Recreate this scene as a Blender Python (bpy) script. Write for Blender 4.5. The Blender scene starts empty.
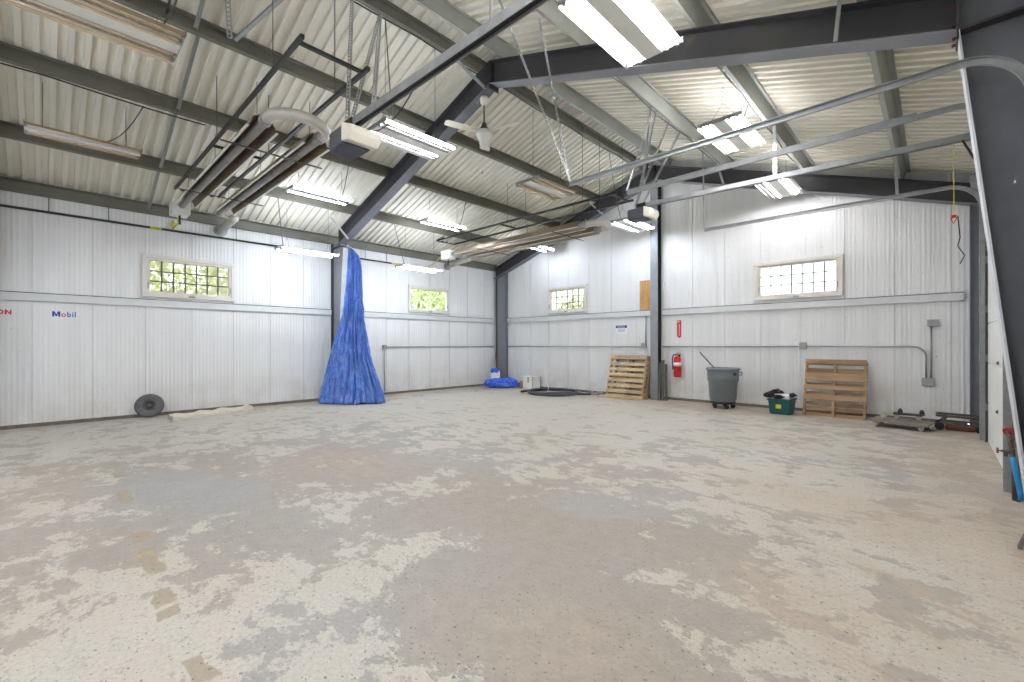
import bpy, math, random
from mathutils import Vector, Matrix, noise
random.seed(7)
SC = bpy.context.scene
COL = SC.collection
V = Vector
PI = math.pi

# ------------------------------------------------------------------ building dimensions (metres)
XL, XR = -11.18, 0.82          # inner faces of the eave walls
YB, YF = 10.935, -5.2          # gable wall, wall behind the camera
XD = 0.54                      # face of the overhead door
XRG = -5.18                    # ridge
ZE = 4.18                      # deck height at the eaves
FY = [10.78, 5.02, -0.74]      # portal frames
def roofz(x): return ZE + (x - XL) / 3 if x < XRG else ZE + (XRG - XL) / 3 - (x - XRG) / 3

# ------------------------------------------------------------------ materials
def lin(c):
    return tuple(((v / 255) / 12.92 if v / 255 <= .04045 else ((v / 255 + .055) / 1.055) ** 2.4) for v in c) + (1,)

class NT:
    """small node-tree writer"""
    def __init__(s, name):
        s.m = bpy.data.materials.new(name); s.m.use_nodes = True
        s.t = s.m.node_tree; s.t.nodes.clear()
        s.out = s.t.nodes.new('ShaderNodeOutputMaterial')
    def n(s, typ, **kw):
        nd = s.t.nodes.new(typ)
        for k, v in kw.items(): setattr(nd, k, v)
        return nd
    def put(s, sock, v):
        if isinstance(v, bpy.types.NodeSocket): s.t.links.new(v, sock)
        elif v is not None: sock.default_value = v
    def math(s, op, a, b=None, clamp=False):
        nd = s.n('ShaderNodeMath', operation=op, use_clamp=clamp); s.put(nd.inputs[0], a)
        if b is not None: s.put(nd.inputs[1], b)
        return nd.outputs[0]
    def pos(s): return s.n('ShaderNodeNewGeometry').outputs['Position']
    def objc(s): return s.n('ShaderNodeTexCoord').outputs['Object']
    def noise(s, vec, scale, detail=4, rough=.55, dist=0):
        nd = s.n('ShaderNodeTexNoise'); s.put(nd.inputs['Vector'], vec)
        nd.inputs['Scale'].default_value = scale; nd.inputs['Detail'].default_value = detail
        nd.inputs['Roughness'].default_value = rough; nd.inputs['Distortion'].default_value = dist
        return nd.outputs[0]
    def mapr(s, v, a, b, c=0., d=1., smooth=False):
        nd = s.n('ShaderNodeMapRange', clamp=True)
        if smooth: nd.interpolation_type = 'SMOOTHSTEP'
        s.put(nd.inputs[0], v); 
        for i, q in enumerate((a, b, c, d)): s.put(nd.inputs[1 + i], q)
        return nd.outputs[0]
    def mix(s, f, a, b, mode='MIX'):
        nd = s.n('ShaderNodeMix', data_type='RGBA', blend_type=mode)
        s.put(nd.inputs[0], f); s.put(nd.inputs[6], a); s.put(nd.inputs[7], b)
        return nd.outputs[2]
    def mapping(s, vec, loc=(0, 0, 0), rot=(0, 0, 0), scale=(1, 1, 1), typ='POINT'):
        nd = s.n('ShaderNodeMapping', vector_type=typ); s.put(nd.inputs[0], vec)
        nd.inputs[1].default_value = loc; nd.inputs[2].default_value = rot; nd.inputs[3].default_value = scale
        return nd.outputs[0]
    def bump(s, hgt, strength=.3, dist=.01):
        nd = s.n('ShaderNodeBump'); s.put(nd.inputs['Height'], hgt)
        nd.inputs['Strength'].default_value = strength; nd.inputs['Distance'].default_value = dist
        return nd.outputs[0]
    def bsdf(s, col, rough=.6, metal=0., normal=None, spec=None):
        b = s.n('ShaderNodeBsdfPrincipled')
        s.put(b.inputs['Base Color'], col); s.put(b.inputs['Roughness'], rough); s.put(b.inputs['Metallic'], metal)
        if normal is not None: s.put(b.inputs['Normal'], normal)
        if spec is not None: s.put(b.inputs['Specular IOR Level'], spec)
        s.t.links.new(b.outputs[0], s.out.inputs[0]); return b

MATS = {}
def paint(name, rgb, rough=.55, metal=0., var=.12, scale=6., rust=None, spec=None):
    """plain paint or metal with slight uneven tone, optional rust blotches"""
    t = NT(name); p = t.objc(); c = lin(rgb)
    dark = tuple(v * (1 - var) for v in c[:3]) + (1,); lite = tuple(min(1, v * (1 + var)) for v in c[:3]) + (1,)
    col = t.mix(t.mapr(t.noise(p, scale, 5, .6), .3, .7), dark, lite)
    if rust: col = t.mix(t.mapr(t.noise(p, 3.1, 6, .65), .6, .72), col, lin(rust))
    t.bsdf(col, rough, metal, spec=spec); MATS[name] = t.m; return t.m
def glow(name, rgb, strength):
    t = NT(name); e = t.n('ShaderNodeEmission'); e.inputs[0].default_value = lin(rgb); e.inputs[1].default_value = strength
    t.t.links.new(e.outputs[0], t.out.inputs[0]); MATS[name] = t.m; return t.m
def wood(name, a, b, scale=1., axis=0):
    t = NT(name); p = t.objc()
    sc = [14 * scale] * 3; sc[axis] = 1.2 * scale
    n1 = t.noise(t.mapping(p, scale=tuple(sc)), 1.6, 6, .65, .4); n2 = t.noise(p, 2.3, 4)
    col = t.mix(t.mapr(n1, .3, .7), lin(a), lin(b)); col = t.mix(t.mapr(n2, .45, .75, 0, .5), col, lin((96, 78, 60)))
    t.bsdf(col, .8, normal=t.bump(n1, .25, .004)); MATS[name] = t.m; return t.m

M_frame = paint('frame_paint', (60, 59, 62), .45, var=.12, scale=2.5, rust=(92, 84, 74))
M_frame_light = paint('flange_paint', (126, 128, 134), .5, var=.1, scale=3)
M_column = paint('column_paint', (104, 107, 114), .5, var=.1)
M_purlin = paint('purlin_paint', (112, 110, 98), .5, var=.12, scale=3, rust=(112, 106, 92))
M_purlin_sidelit = paint('sidelit_purlin_paint', (152, 155, 147), .5, var=.08, scale=2, rust=(146, 164, 160))  # right-slope purlins: side light painted in as a paler tone, with teal patches
M_column_light = paint('pale_column_paint', (136, 139, 144), .5, var=.1)
M_flange_bright = paint('pale_flange', (196, 199, 201), .5, var=.1)  # paler grey for the inner flanges of the middle frame
M_trim_dark = paint('olive_trim', (112, 110, 100), .6)
M_strip_body = paint('strip_body', (54, 56, 60), .6)
M_girt = paint('girt_paint', (206, 208, 207), .5, var=.06)
M_galv = paint('galvanised_steel', (158, 161, 161), .45, .5, var=.14, scale=9)
M_strap = paint('perforated_steel', (168, 170, 169), .5, .3, var=.08)
M_dark = paint('dark_steel', (52, 52, 50), .5, .2, var=.15)
M_black = paint('black_rubber', (34, 34, 35), .6, var=.2)
M_wire = paint('wire_grey', (88, 88, 84), .5)
M_white = paint('white_enamel', (225, 225, 220), .4, var=.04)
M_cream = paint('cream_plastic', (218, 212, 196), .45, var=.04)
M_winframe = paint('window_frame_paint', (214, 208, 200), .5, var=.06)
M_muntin = paint('window_grille', (66, 68, 68), .5)  # grille colour darkened to look backlit
M_conduit = paint('conduit_steel', (158, 160, 158), .45, .3, var=.1)
M_reflector = paint('bright_reflector', (206, 186, 158), .25, .8, var=.05)
M_heatrefl = paint('heater_reflector', (152, 134, 112), .3, .8, var=.14, scale=3)
M_heattube = paint('heater_tube', (150, 150, 150), .45, .4, var=.18, scale=5)
M_bend = paint('heater_bend', (196, 192, 184), .45, .35, var=.08)
M_red = paint('red_enamel', (196, 34, 34), .35)
M_redhose = paint('red_hose', (170, 66, 52), .5)
M_bluehose = paint('blue_hose', (32, 136, 190), .45)
M_yellow = paint('yellow_tag', (206, 190, 60), .5)
M_blue = paint('blue_print', (26, 50, 130), .5)
M_signred = paint('red_print', (206, 40, 36), .5)
M_signwhite = paint('sign_white', (232, 233, 236), .5, var=.02)
M_redold = paint('weathered_red', (150, 36, 38), .5, var=.2)
M_grey_plastic = paint('grey_plastic', (122, 131, 137), .5, var=.08)
M_green_plastic = paint('green_plastic', (14, 86, 84), .42, var=.1)
M_rust = paint('rusty_iron', (112, 62, 44), .8, var=.25)
M_iron = paint('worn_iron', (92, 86, 78), .6, .3, var=.25)
M_opener = paint('opener_grey', (84, 90, 98), .45, var=.05)
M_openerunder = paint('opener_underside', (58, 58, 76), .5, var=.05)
M_lens = paint('opener_lens', (222, 218, 202), .35, var=.03)
M_rubber = paint('tire_rubber', (98, 97, 98), .7, var=.25, scale=9)
M_burlap = paint('burlap', (204, 194, 176), .95, var=.16, scale=30)
M_osb = wood('plywood_offcut', (206, 166, 110), (178, 132, 78), 1, 2)
M_pal_new = wood('pallet_pine', (206, 184, 148), (176, 150, 112), 1, 0)
M_pal_old = wood('pallet_weathered', (178, 148, 112), (138, 108, 76), 1, 0)
M_plank = wood('old_plank', (108, 104, 98), (78, 72, 66), 1, 2)
M_dollywood = wood('dolly_board', (142, 134, 122), (108, 100, 90), 1, 0)
M_hub = paint('caster_white', (190, 186, 176), .6)
M_tube_on = glow('lit_tube_cool', (231, 240, 255), 34.0)
M_tube_warm = glow('lit_tube_warm', (248, 248, 254), 34.0)
M_tube_off = paint('unlit_tube', (214, 208, 196), .3, var=.03)

def reflector_lit():  # sheet made half translucent to leak light up onto the ceiling
    t = NT('translucent_reflector'); g = t.n('ShaderNodeBsdfGlossy'); g.inputs['Color'].default_value = lin((168, 165, 158)); g.inputs['Roughness'].default_value = .04
    tr = t.n('ShaderNodeBsdfTranslucent'); tr.inputs['Color'].default_value = (.95, .95, .95, 1)
    m = t.n('ShaderNodeMixShader'); m.inputs[0].default_value = .5
    t.t.links.new(g.outputs[0], m.inputs[1]); t.t.links.new(tr.outputs[0], m.inputs[2]); t.t.links.new(m.outputs[0], t.out.inputs[0]); return t.m
M_reflector_lit = reflector_lit()
def deck_material():
    t = NT('corrugated_liner'); p = t.pos()
    n1 = t.noise(p, .8, 4); n2 = t.noise(t.mapping(p, scale=(.6, 6, 1)), 2.2, 5, .6)
    col = t.mix(t.mapr(n1, .3, .7), lin((225, 221, 208)), lin((231, 227, 213)))
    col = t.mix(t.mapr(n2, .55, .8, 0, .3), col, lin((178, 172, 154)))
    v = t.n('ShaderNodeTexVoronoi'); t.put(v.inputs['Vector'], t.mapping(p, scale=(1.3, 2.6, 1))); v.inputs['Scale'].default_value = 1.0
    col = t.mix(t.mapr(v.outputs['Distance'], .022, .034, .8, 0), col, lin((70, 66, 58)))
    t.bsdf(col, .5); return t.m
M_deck = deck_material()
def wall_material():
    t = NT('white_wall_panel'); p = t.pos()
    n1 = t.noise(t.mapping(p, scale=(3, 3, .35)), 1.6, 5, .6); n2 = t.noise(p, 2.5, 5, .6)
    sep = t.n('ShaderNodeSeparateXYZ'); t.put(sep.inputs[0], p)
    col = t.mix(t.mapr(n1, .3, .75), lin((226, 226, 224)), lin((215, 215, 213)))
    low = t.math('MULTIPLY', t.mapr(sep.outputs[2], .9, 0, 0, 1), t.mapr(n2, .35, .75))
    col = t.mix(low, col, lin((196, 190, 176)))
    sp = t.noise(p, 26, 2, .5); col = t.mix(t.mapr(sp, .73, .77, 0, .7), col, lin((120, 116, 108)))
    t.bsdf(col, .55); return t.m
M_wall = wall_material()
M_seam = paint('panel_joint', (150, 148, 142), .7)

def floor_material():
    t = NT('worn_painted_concrete'); p = t.pos()
    P2 = t.mapping(p, scale=(1, 1, 0))
    warp = t.n('ShaderNodeVectorMath', operation='ADD'); 
    nz = t.n('ShaderNodeTexNoise'); t.put(nz.inputs['Vector'], P2); nz.inputs['Scale'].default_value = 1.4; nz.inputs['Detail'].default_value = 5
    ws = t.n('ShaderNodeVectorMath', operation='MULTIPLY_ADD'); t.put(ws.inputs[0], nz.outputs['Color']); ws.inputs[1].default_value = (.7, .7, 0); ws.inputs[2].default_value = (-.35, -.35, 0)
    t.put(warp.inputs[0], P2); t.put(warp.inputs[1], ws.outputs[0]); W = warp.outputs[0]
    def spots(lst, soft=.45):
        acc = None
        for (cx, cy, rx, ry, rot, amp) in lst:
            m = t.mapping(W, (cx, cy, 0), (0, 0, math.radians(rot)), (rx, ry, 1), 'TEXTURE')
            ln = t.n('ShaderNodeVectorMath', operation='LENGTH'); t.put(ln.inputs[0], m)
            v = t.mapr(ln.outputs['Value'], 1 - soft, 1 + soft, amp, 0, True)
            acc = v if acc is None else t.math('ADD', acc, v)
        return acc
    n_big = t.noise(W, .45, 3, .5); n_mid = t.noise(P2, 1.7, 13, .73, .3); n_fine = t.noise(P2, 8.5, 8, .68); n_grain = t.noise(P2, 45, 4, .6)
    n_flk = t.noise(t.mapping(P2, loc=(7, 2, 0), rot=(0, 0, .8), scale=(1, 1.7, 1)), 3.4, 11, .74)
    # bare concrete: taupe, cooler grey in places
    bare = t.mix(t.mapr(n_big, .4, .6), lin((150, 140, 128)), lin((150, 145, 137)))
    cool = spots(COOL, .35); bare = t.mix(t.math('MINIMUM', cool, 1.0), bare, lin((152, 151, 149)))
    bare = t.mix(t.mapr(n_fine, .35, .65, 0, .35), bare, lin((176, 168, 160)))
    # pale paint that survives in flakes
    bias = spots(CREAM, .8); bias2 = spots(BARE, .5)
    f = t.math('ADD', t.math('ADD', t.math('MULTIPLY', n_mid, .74), t.math('MULTIPLY', n_flk, .26)), t.math('MULTIPLY', bias, .075)); f = t.math('SUBTRACT', f, t.math('MULTIPLY', bias2, .085))
    pm = t.mapr(f, .474, .494, 0, 1, True)
    pits = t.mapr(t.math('ADD', n_flk, t.math('MULTIPLY', t.math('SUBTRACT', .54, f), 1.1)), .495, .53, 0, .9, True)
    pm = t.math('MULTIPLY', pm, t.math('SUBTRACT', 1.0, pits))
    cream = t.mix(t.mapr(n_big, .38, .62), lin((190, 184, 168)), lin((199, 194, 181)))
    cream = t.mix(t.mapr(n_fine, .3, .7, 0, .45), cream, lin((186, 181, 172)))
    col = t.mix(t.math('MULTIPLY', pm, .82), bare, cream)
    # rubbed-through scuffs
    sc = t.noise(t.mapping(P2, rot=(0, 0, .75), scale=(1, 5, 1)), 2.2, 9, .72)
    col = t.mix(t.mapr(sc, .55, .66, 0, .5), col, lin((160, 154, 147)))
    # sandy dirt
    dirt = t.math('MULTIPLY', t.math('MINIMUM', spots(DIRT, .7), 1.0), t.mapr(n_fine, .3, .62))
    col = t.mix(t.math('MULTIPLY', dirt, .7), col, lin((180, 161, 140)))
    st = t.noise(t.mapping(P2, loc=(3, 9, 0)), 1.1, 6, .6); col = t.mix(t.mapr(st, .6, .75, 0, .5), col, lin((160, 143, 126)))
    # faded yellow-brown dashes of an old line
    ws2 = t.n('ShaderNodeVectorMath', operation='MULTIPLY_ADD'); nz2 = t.n('ShaderNodeTexNoise'); t.put(nz2.inputs['Vector'], P2); nz2.inputs['Scale'].default_value = 7; nz2.inputs['Detail'].default_value = 4
    t.put(ws2.inputs[0], nz2.outputs['Color']); ws2.inputs[1].default_value = (.14, .09, 0); t.put(ws2.inputs[2], P2)
    sh2 = t.n('ShaderNodeVectorMath', operation='SUBTRACT'); t.put(sh2.inputs[0], ws2.outputs[0]); sh2.inputs[1].default_value = (.07, .045, 0); W2 = sh2.outputs[0]
    dsh = None
    for (x0, x1, y, w) in DASH:
        m = t.mapping(W2, ((x0 + x1) / 2 , y, 0), (0, 0, 0), (abs(x1 - x0) / 2, w, 1), 'TEXTURE')
        ab = t.n('ShaderNodeVectorMath', operation='ABSOLUTE'); t.put(ab.inputs[0], m)
        sx = t.n('ShaderNodeSeparateXYZ'); t.put(sx.inputs[0], ab.outputs[0])
        v = t.mapr(t.math('MAXIMUM', sx.outputs[0], sx.outputs[1]), .9, 1.1, 1, 0)
        dsh = v if dsh is None else t.math('MAXIMUM', dsh, v)
    dcol = t.mix(t.mapr(n_fine, .57, .66), lin((158, 144, 122)), lin((186, 168, 108)))
    col = t.mix(t.math('MULTIPLY', dsh, .85), col, dcol)
    # control joint and hairline crack
    for (x0, y0, x1, y1, w) in CRACK:
        L = math.hypot(x1 - x0, y1 - y0)
        m = t.mapping(W2, ((x0 + x1) / 2, (y0 + y1) / 2, 0), (0, 0, math.atan2(y1 - y0, x1 - x0)), (L / 2, w, 1), 'TEXTURE')
        ab = t.n('ShaderNodeVectorMath', operation='ABSOLUTE'); t.put(ab.inputs[0], m)
        sx = t.n('ShaderNodeSeparateXYZ'); t.put(sx.inputs[0], ab.outputs[0])
        col = t.mix(t.mapr(t.math('MAXIMUM', sx.outputs[0], sx.outputs[1]), .6, 1.2, .55, 0), col, lin((140, 128, 114)))
    # grit
    g = t.math('ADD', t.noise(P2, 46, 3, .5), t.math('MULTIPLY', n_mid, .14)); col = t.mix(t.mapr(g, .715, .76, 0, .8), col, lin((98, 86, 74)))
    g2 = t.noise(P2, 70, 2, .5); col = t.mix(t.mapr(g2, .66, .72, 0, .6), col, lin((112, 100, 88)))
    col = t.mix(t.mapr(n_grain, .35, .7, .0, .3), col, lin((126, 118, 106)))
    rgh = t.mapr(n_mid, .3, .7, .5, .75)
    t.bsdf(col, rgh, normal=t.bump(t.math('ADD', pm, t.math('MULTIPLY', n_grain, .4)), .12, .003), spec=.35)
    return t.m
# x, y, half sizes, turn in degrees, weight
COOL = [(-5.3, .95, .95, .42, 12, 1), (.05, 6.1, .75, .35, -20, .9), (-1.5, 6.3, .9, .3, 15, .7), (-2.2, .95, .45, .3, 0, .8), (-1.9, 3.6, .9, .35, 40, .7), (-4.2, 3.5, 1.2, .4, 30, .6)]
CREAM = [(-9.6, 1.5, 2.2, 3.2, 0, .9), (-2.6, .1, 1.0, .7, 0, 1.0), (-2.2, 1.45, .8, .45, 30, 1.0), (-3.2, 6.4, 2.6, 1.8, 20, .8), (-.2, 3.5, 1.1, 1.6, 20, .9), (-7.5, 6.5, 2.5, 2, 30, .5), (-3.3, 1.9, .9, .5, 20, .6), (-.9, 5.0, 1.2, .8, 0, .6), (-8.5, 7.5, 3.5, 3.5, 0, .8), (-5.5, 8.8, 4, 1.6, 0, .7)]
BARE = [(-5.3, .95, .95, .42, 12, 1.2), (-1.75, 1.75, .6, .55, 30, 1.3), (-2.6, 2.4, .8, .6, 30, 1), (-1.2, 1.9, .5, .6, 30, 1.2), (-5.0, 2.6, .9, .6, 20, .8), (-3.6, 1.2, .5, .35, 20, .8), (-1.4, 3.2, .8, .5, 20, .7)]
DIRT = [(-2.3, 10.25, 5.0, .6, 0, 1.6), (-11.0, 3, .35, 9, 0, 1.1), (.3, 6.8, .45, 3.2, 0, 1.3), (-.6, 4.6, .9, .35, -25, .9), (-.5, 2.9, .5, .3, -20, .9), (-5.0, 2.6, .8, .5, 20, .9), (.1, 4.7, .8, .5, 20, .7), (-1.3, 1.7, .5, .4, 20, .6), (-6.2, -.1, 1.2, .5, 0, .6), (-2.0, .2, .5, .2, 0, .5), (-.55, 2.75, .4, .1, -40, 1.2), (-.25, 2.5, .3, .07, -35, 1.2), (-.1, 3.4, .5, .08, -30, 1)]
DASH = [(-7.1, -6.85, .56, .05), (-6.5, -6.25, .54, .045), (-5.65, -5.2, .51, .05), (-4.3, -4.1, .49, .045), (-3.95, -3.45, .47, .05), (-3.2, -3.0, .45, .05), (-2.95, -2.85, .45, .045), (-2.4, -2.2, .46, .04)]
CRACK = [(-8.6, 5.03, -5.4, 4.8, .018), (-9.2, .95, -7.4, 1.9, .014)]
M_floor = floor_material()

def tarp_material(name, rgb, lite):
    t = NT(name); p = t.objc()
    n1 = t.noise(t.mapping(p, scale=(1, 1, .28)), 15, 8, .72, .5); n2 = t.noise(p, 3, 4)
    col = t.mix(t.mapr(n1, .36, .68), lin(rgb), lin(lite)); col = t.mix(t.mapr(n2, .45, .7, 0, .6), col, lin((104, 122, 192)))  # pale streaks and lavender patches paint fold highlights into the colour
    cr = t.math('ABSOLUTE', t.math('SUBTRACT', t.noise(t.mapping(p, loc=(4, 1, 2), scale=(1, 1, .4)), 7, 8, .7, .4), .5)); col = t.mix(t.mapr(cr, 0, .035, .6, 0), col, lin((150, 172, 222)))  # crease lines whitened as painted highlights
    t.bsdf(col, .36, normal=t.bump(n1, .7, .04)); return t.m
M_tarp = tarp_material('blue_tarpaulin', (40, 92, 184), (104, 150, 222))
M_tarp_floor = tarp_material('bright_blue_tarpaulin', (14, 78, 206), (32, 106, 232))
def leaf_material():
    t = NT('mixed_green_leaves'); p = t.pos(); n1 = t.noise(p, 5, 3)
    col = t.mix(t.mapr(n1, .35, .65), lin((128, 146, 78)), lin((206, 212, 140)))  # random mix of leaf green and pale yellow-green
    b = t.bsdf(col, .6); b.inputs['Transmission Weight'].default_value = 0.0; return t.m
M_leaf = leaf_material()
M_bark = paint('bark', (92, 80, 68), .9, var=.25)
M_ground = paint('gravel_yard', (168, 162, 150), .95, var=.15)
def glass_material(name, tint, dirt):
    t = NT(name); tr = t.n('ShaderNodeBsdfTransparent'); tr.inputs[0].default_value = lin(tint)
    gl = t.n('ShaderNodeBsdfGlossy'); gl.inputs['Roughness'].default_value = .05
    df = t.n('ShaderNodeBsdfDiffuse'); df.inputs[0].default_value = lin((214, 208, 188))
    m1 = t.n('ShaderNodeMixShader'); m1.inputs[0].default_value = .05
    t.t.links.new(tr.outputs[0], m1.inputs[1]); t.t.links.new(gl.outputs[0], m1.inputs[2])
    m2 = t.n('ShaderNodeMixShader'); t.put(m2.inputs[0], t.mapr(t.noise(t.objc(), 3, 4), .3, .7, dirt * .6, dirt * 1.3))
    t.t.links.new(m1.outputs[0], m2.inputs[1]); t.t.links.new(df.outputs[0], m2.inputs[2]); t.t.links.new(m2.outputs[0], t.out.inputs[0])
    return t.m
M_glass = glass_material('window_glass', (236, 240, 236), .06)
M_glass_dirty = glass_material('dusty_window_glass', (228, 230, 216), .36)

# ------------------------------------------------------------------ mesh writer
class MB:
    def __init__(s): s.v = []; s.f = []; s.off = V((0, 0, 0))
    def add(s, vs, fs):
        b = len(s.v); s.v += [V(q) for q in vs]; s.f += [tuple(i + b for i in q) for q in fs]; return s
    def box(s, x0, x1, y0, y1, z0, z1, M=None):
        vs = [V(q) for q in ((x0, y0, z0), (x1, y0, z0), (x1, y1, z0), (x0, y1, z0), (x0, y0, z1), (x1, y0, z1), (x1, y1, z1), (x0, y1, z1))]
        if M: vs = [M @ q for q in vs]
        return s.add(vs, [(0, 3, 2, 1), (4, 5, 6, 7), (0, 1, 5, 4), (1, 2, 6, 5), (2, 3, 7, 6), (3, 0, 4, 7)])
    def bar(s, a, b, w, h=None, up=(0, 0, 1)):
        a = V(a); b = V(b); h = h or w; d = (b - a).normalized(); u = V(up)
        if abs(d.dot(u)) > .98: u = V((1, 0, 0))
        sd = d.cross(u).normalized(); u = sd.cross(d).normalized()
        vs = [q + sd * (i * w / 2) + u * (j * h / 2) for q in (a, b) for i, j in ((-1, -1), (1, -1), (1, 1), (-1, 1))]
        return s.add(vs, [(0, 1, 2, 3), (7, 6, 5, 4), (0, 4, 5, 1), (1, 5, 6, 2), (2, 6, 7, 3), (3, 7, 4, 0)])
    def tube(s, pts, r, seg=8, caps=True, closed=False):
        pts = [V(p) for p in pts]; n = len(pts); rr = r if isinstance(r, (list, tuple)) else [r] * n
        prev = None; b = len(s.v)
        for i, p in enumerate(pts):
            if closed: d = (pts[(i + 1) % n] - pts[i - 1])
            else: d = pts[min(i + 1, n - 1)] - pts[max(i - 1, 0)]
            d = d.normalized() if d.length > 1e-9 else V((0, 0, 1))
            if prev is None:
                u = V((0, 0, 1)) if abs(d.z) < .9 else V((1, 0, 0)); u = (u - d * u.dot(d)).normalized()
            else: u = (prev - d * prev.dot(d)).normalized()
            prev = u; w = d.cross(u)
            for k in range(seg):
                a = 2 * PI * k / seg; s.v.append(p + (u * math.cos(a) + w * math.sin(a)) * rr[i])
        m = n if closed else n - 1
        for i in range(m):
            for k in range(seg):
                i2 = (i + 1) % n
                s.f.append((b + i * seg + k, b + i * seg + (k + 1) % seg, b + i2 * seg + (k + 1) % seg, b + i2 * seg + k))
        if caps and not closed:
            s.f.append(tuple(b + k for k in reversed(range(seg)))); s.f.append(tuple(b + (n - 1) * seg + k for k in range(seg)))
        return s
    def lathe(s, prof, seg=24, M=None, cap=False):
        b = len(s.v); n = len(prof)
        for r, z in prof:
            for k in range(seg):
                a = 2 * PI * k / seg; q = V((r * math.cos(a), r * math.sin(a), z)); s.v.append(M @ q if M else q)
        for i in range(n - 1):
            for k in range(seg):
                s.f.append((b + i * seg + k, b + i * seg + (k + 1) % seg, b + (i + 1) * seg + (k + 1) % seg, b + (i + 1) * seg + k))
        if cap:
            s.f.append(tuple(b + k for k in reversed(range(seg)))); s.f.append(tuple(b + (n - 1) * seg + k for k in range(seg)))
        return s
    def prism(s, poly, vec):
        poly = [V(p) for p in poly]; vec = V(vec); n = len(poly); b = len(s.v)
        s.v += poly + [p + vec for p in poly]
        s.f.append(tuple(b + i for i in reversed(range(n)))); s.f.append(tuple(b + n + i for i in range(n)))
        for i in range(n): s.f.append((b + i, b + (i + 1) % n, b + n + (i + 1) % n, b + n + i))
        return s
    def sheet(s, line, vec):
        """open strip: a polyline swept along vec"""
        line = [V(p) for p in line]; vec = V(vec); n = len(line); b = len(s.v)
        s.v += line + [p + vec for p in line]
        for i in range(n - 1): s.f.append((b + i, b + i + 1, b + n + i + 1, b + n + i))
        return s
    def build(s, name, mat, parent=None, smooth=False, bevel=0, solid=0, origin=None):
        if parent is not None: o0 = WORLD[parent]
        elif origin is not None: o0 = V(origin)
        else:
            xs = [q.x for q in s.v]; ys = [q.y for q in s.v]; zs = [q.z for q in s.v]
            o0 = V(((min(xs) + max(xs)) / 2, (min(ys) + max(ys)) / 2, min(zs)))
        me = bpy.data.meshes.new(name); me.from_pydata([tuple(q - o0) for q in s.v], [], s.f); me.materials.append(mat)
        import bmesh
        bm = bmesh.new(); bm.from_mesh(me); bmesh.ops.recalc_face_normals(bm, faces=bm.faces); bm.to_mesh(me); bm.free()
        if smooth: me.shade_smooth() if hasattr(me, 'shade_smooth') else [setattr(q, 'use_smooth', True) for q in me.polygons]
        ob = bpy.data.objects.new(name, me); COL.objects.link(ob); WORLD[ob] = o0.copy()
        if parent is not None: ob.parent = parent
        else: ob.location = o0
        if solid:
            md = ob.modifiers.new('thickness', 'SOLIDIFY'); md.thickness = solid; md.offset = 0
        if bevel:
            md = ob.modifiers.new('edge', 'BEVEL'); md.width = bevel; md.segments = 2; md.limit_method = 'ANGLE'; md.angle_limit = .9
        return ob
WORLD = {}
def thing(name, label, cat, loc=(0, 0, 0), group=None):
    o = bpy.data.objects.new(name, None); COL.objects.link(o); o.location = loc; o.empty_display_size = .1; WORLD[o] = V(loc)
    return tag(o, label, cat, group)
def tag(o, label, cat, group=None):
    o['label'] = label; o['category'] = cat
    if group: o['group'] = group
    return o
def struct(o): o['kind'] = 'structure'; return o
def place(o, loc, rz=0, M=None):
    if M is not None: o.matrix_world = Matrix.Translation(V(loc)) @ M
    else: o.location = loc; o.rotation_euler = (0, 0, rz)
    WORLD[o] = V(loc); return o
def dup(root, label, loc, M=None, rz=0, group=None):
    r = root.copy(); COL.objects.link(r); WORLD[r] = V(loc); r['label'] = label
    if group: r['group'] = group
    for ch in list(root.children):
        c = ch.copy(); COL.objects.link(c); c.parent = r
        for g in list(ch.children):
            d = g.copy(); COL.objects.link(d); d.parent = c
    return place(r, loc, rz, M)
def arc(c, r, a0, a1, n, ax1, ax2):
    c = V(c); ax1 = V(ax1); ax2 = V(ax2)
    return [c + ax1 * (r * math.cos(a0 + (a1 - a0) * i / n)) + ax2 * (r * math.sin(a0 + (a1 - a0) * i / n)) for i in range(n + 1)]
def sag(a, b, d, n=8):
    a = V(a); b = V(b); return [a.lerp(b, i / n) - V((0, 0, d * 4 * (i / n) * (1 - i / n))) for i in range(n + 1)]
def lump(bm, c, r, seed, amp=.25, fr=2.5, sub=4, flat=.0, M=None):
    """crumpled closed blob"""
    import bmesh
    t = bmesh.new(); bmesh.ops.create_icosphere(t, subdivisions=sub, radius=1)
    vs = []
    for q in t.verts:
        n = q.co.normalized(); k = 1 + amp * (noise.noise(n * fr + V((seed, 0, 0))) * 1.2 + .6 * abs(noise.noise(n * fr * 2.7 + V((0, seed, 0)))) - .2)
        p = V((n.x * r[0], n.y * r[1], n.z * r[2])) * k
        p.z = max(p.z, -r[2] + flat)
        if M: p = M @ p
        vs.append(p + V(c))
    bm.add(vs, [[v.index for v in f.verts] for f in t.faces]); t.free(); return bm
def text_mesh(body, size, M, mat, parent=None, name='lettering', depth=.002, bold=0.0, sx=1.0):
    cu = bpy.data.curves.new('letters', 'FONT'); cu.body = body; cu.size = size; cu.extrude = depth; cu.offset = bold; cu.align_x = 'LEFT'
    tmp = bpy.data.objects.new('letters', cu); COL.objects.link(tmp)
    dg = bpy.context.evaluated_depsgraph_get(); me = bpy.data.meshes.new_from_object(tmp.evaluated_get(dg))
    bpy.data.objects.remove(tmp); b = MB()
    b.add([M @ V((q.co.x * sx, q.co.y, q.co.z)) for q in me.vertices], [tuple(p.vertices) for p in me.polygons]); bpy.data.meshes.remove(me)
    return b.build(name, mat, parent)

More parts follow.
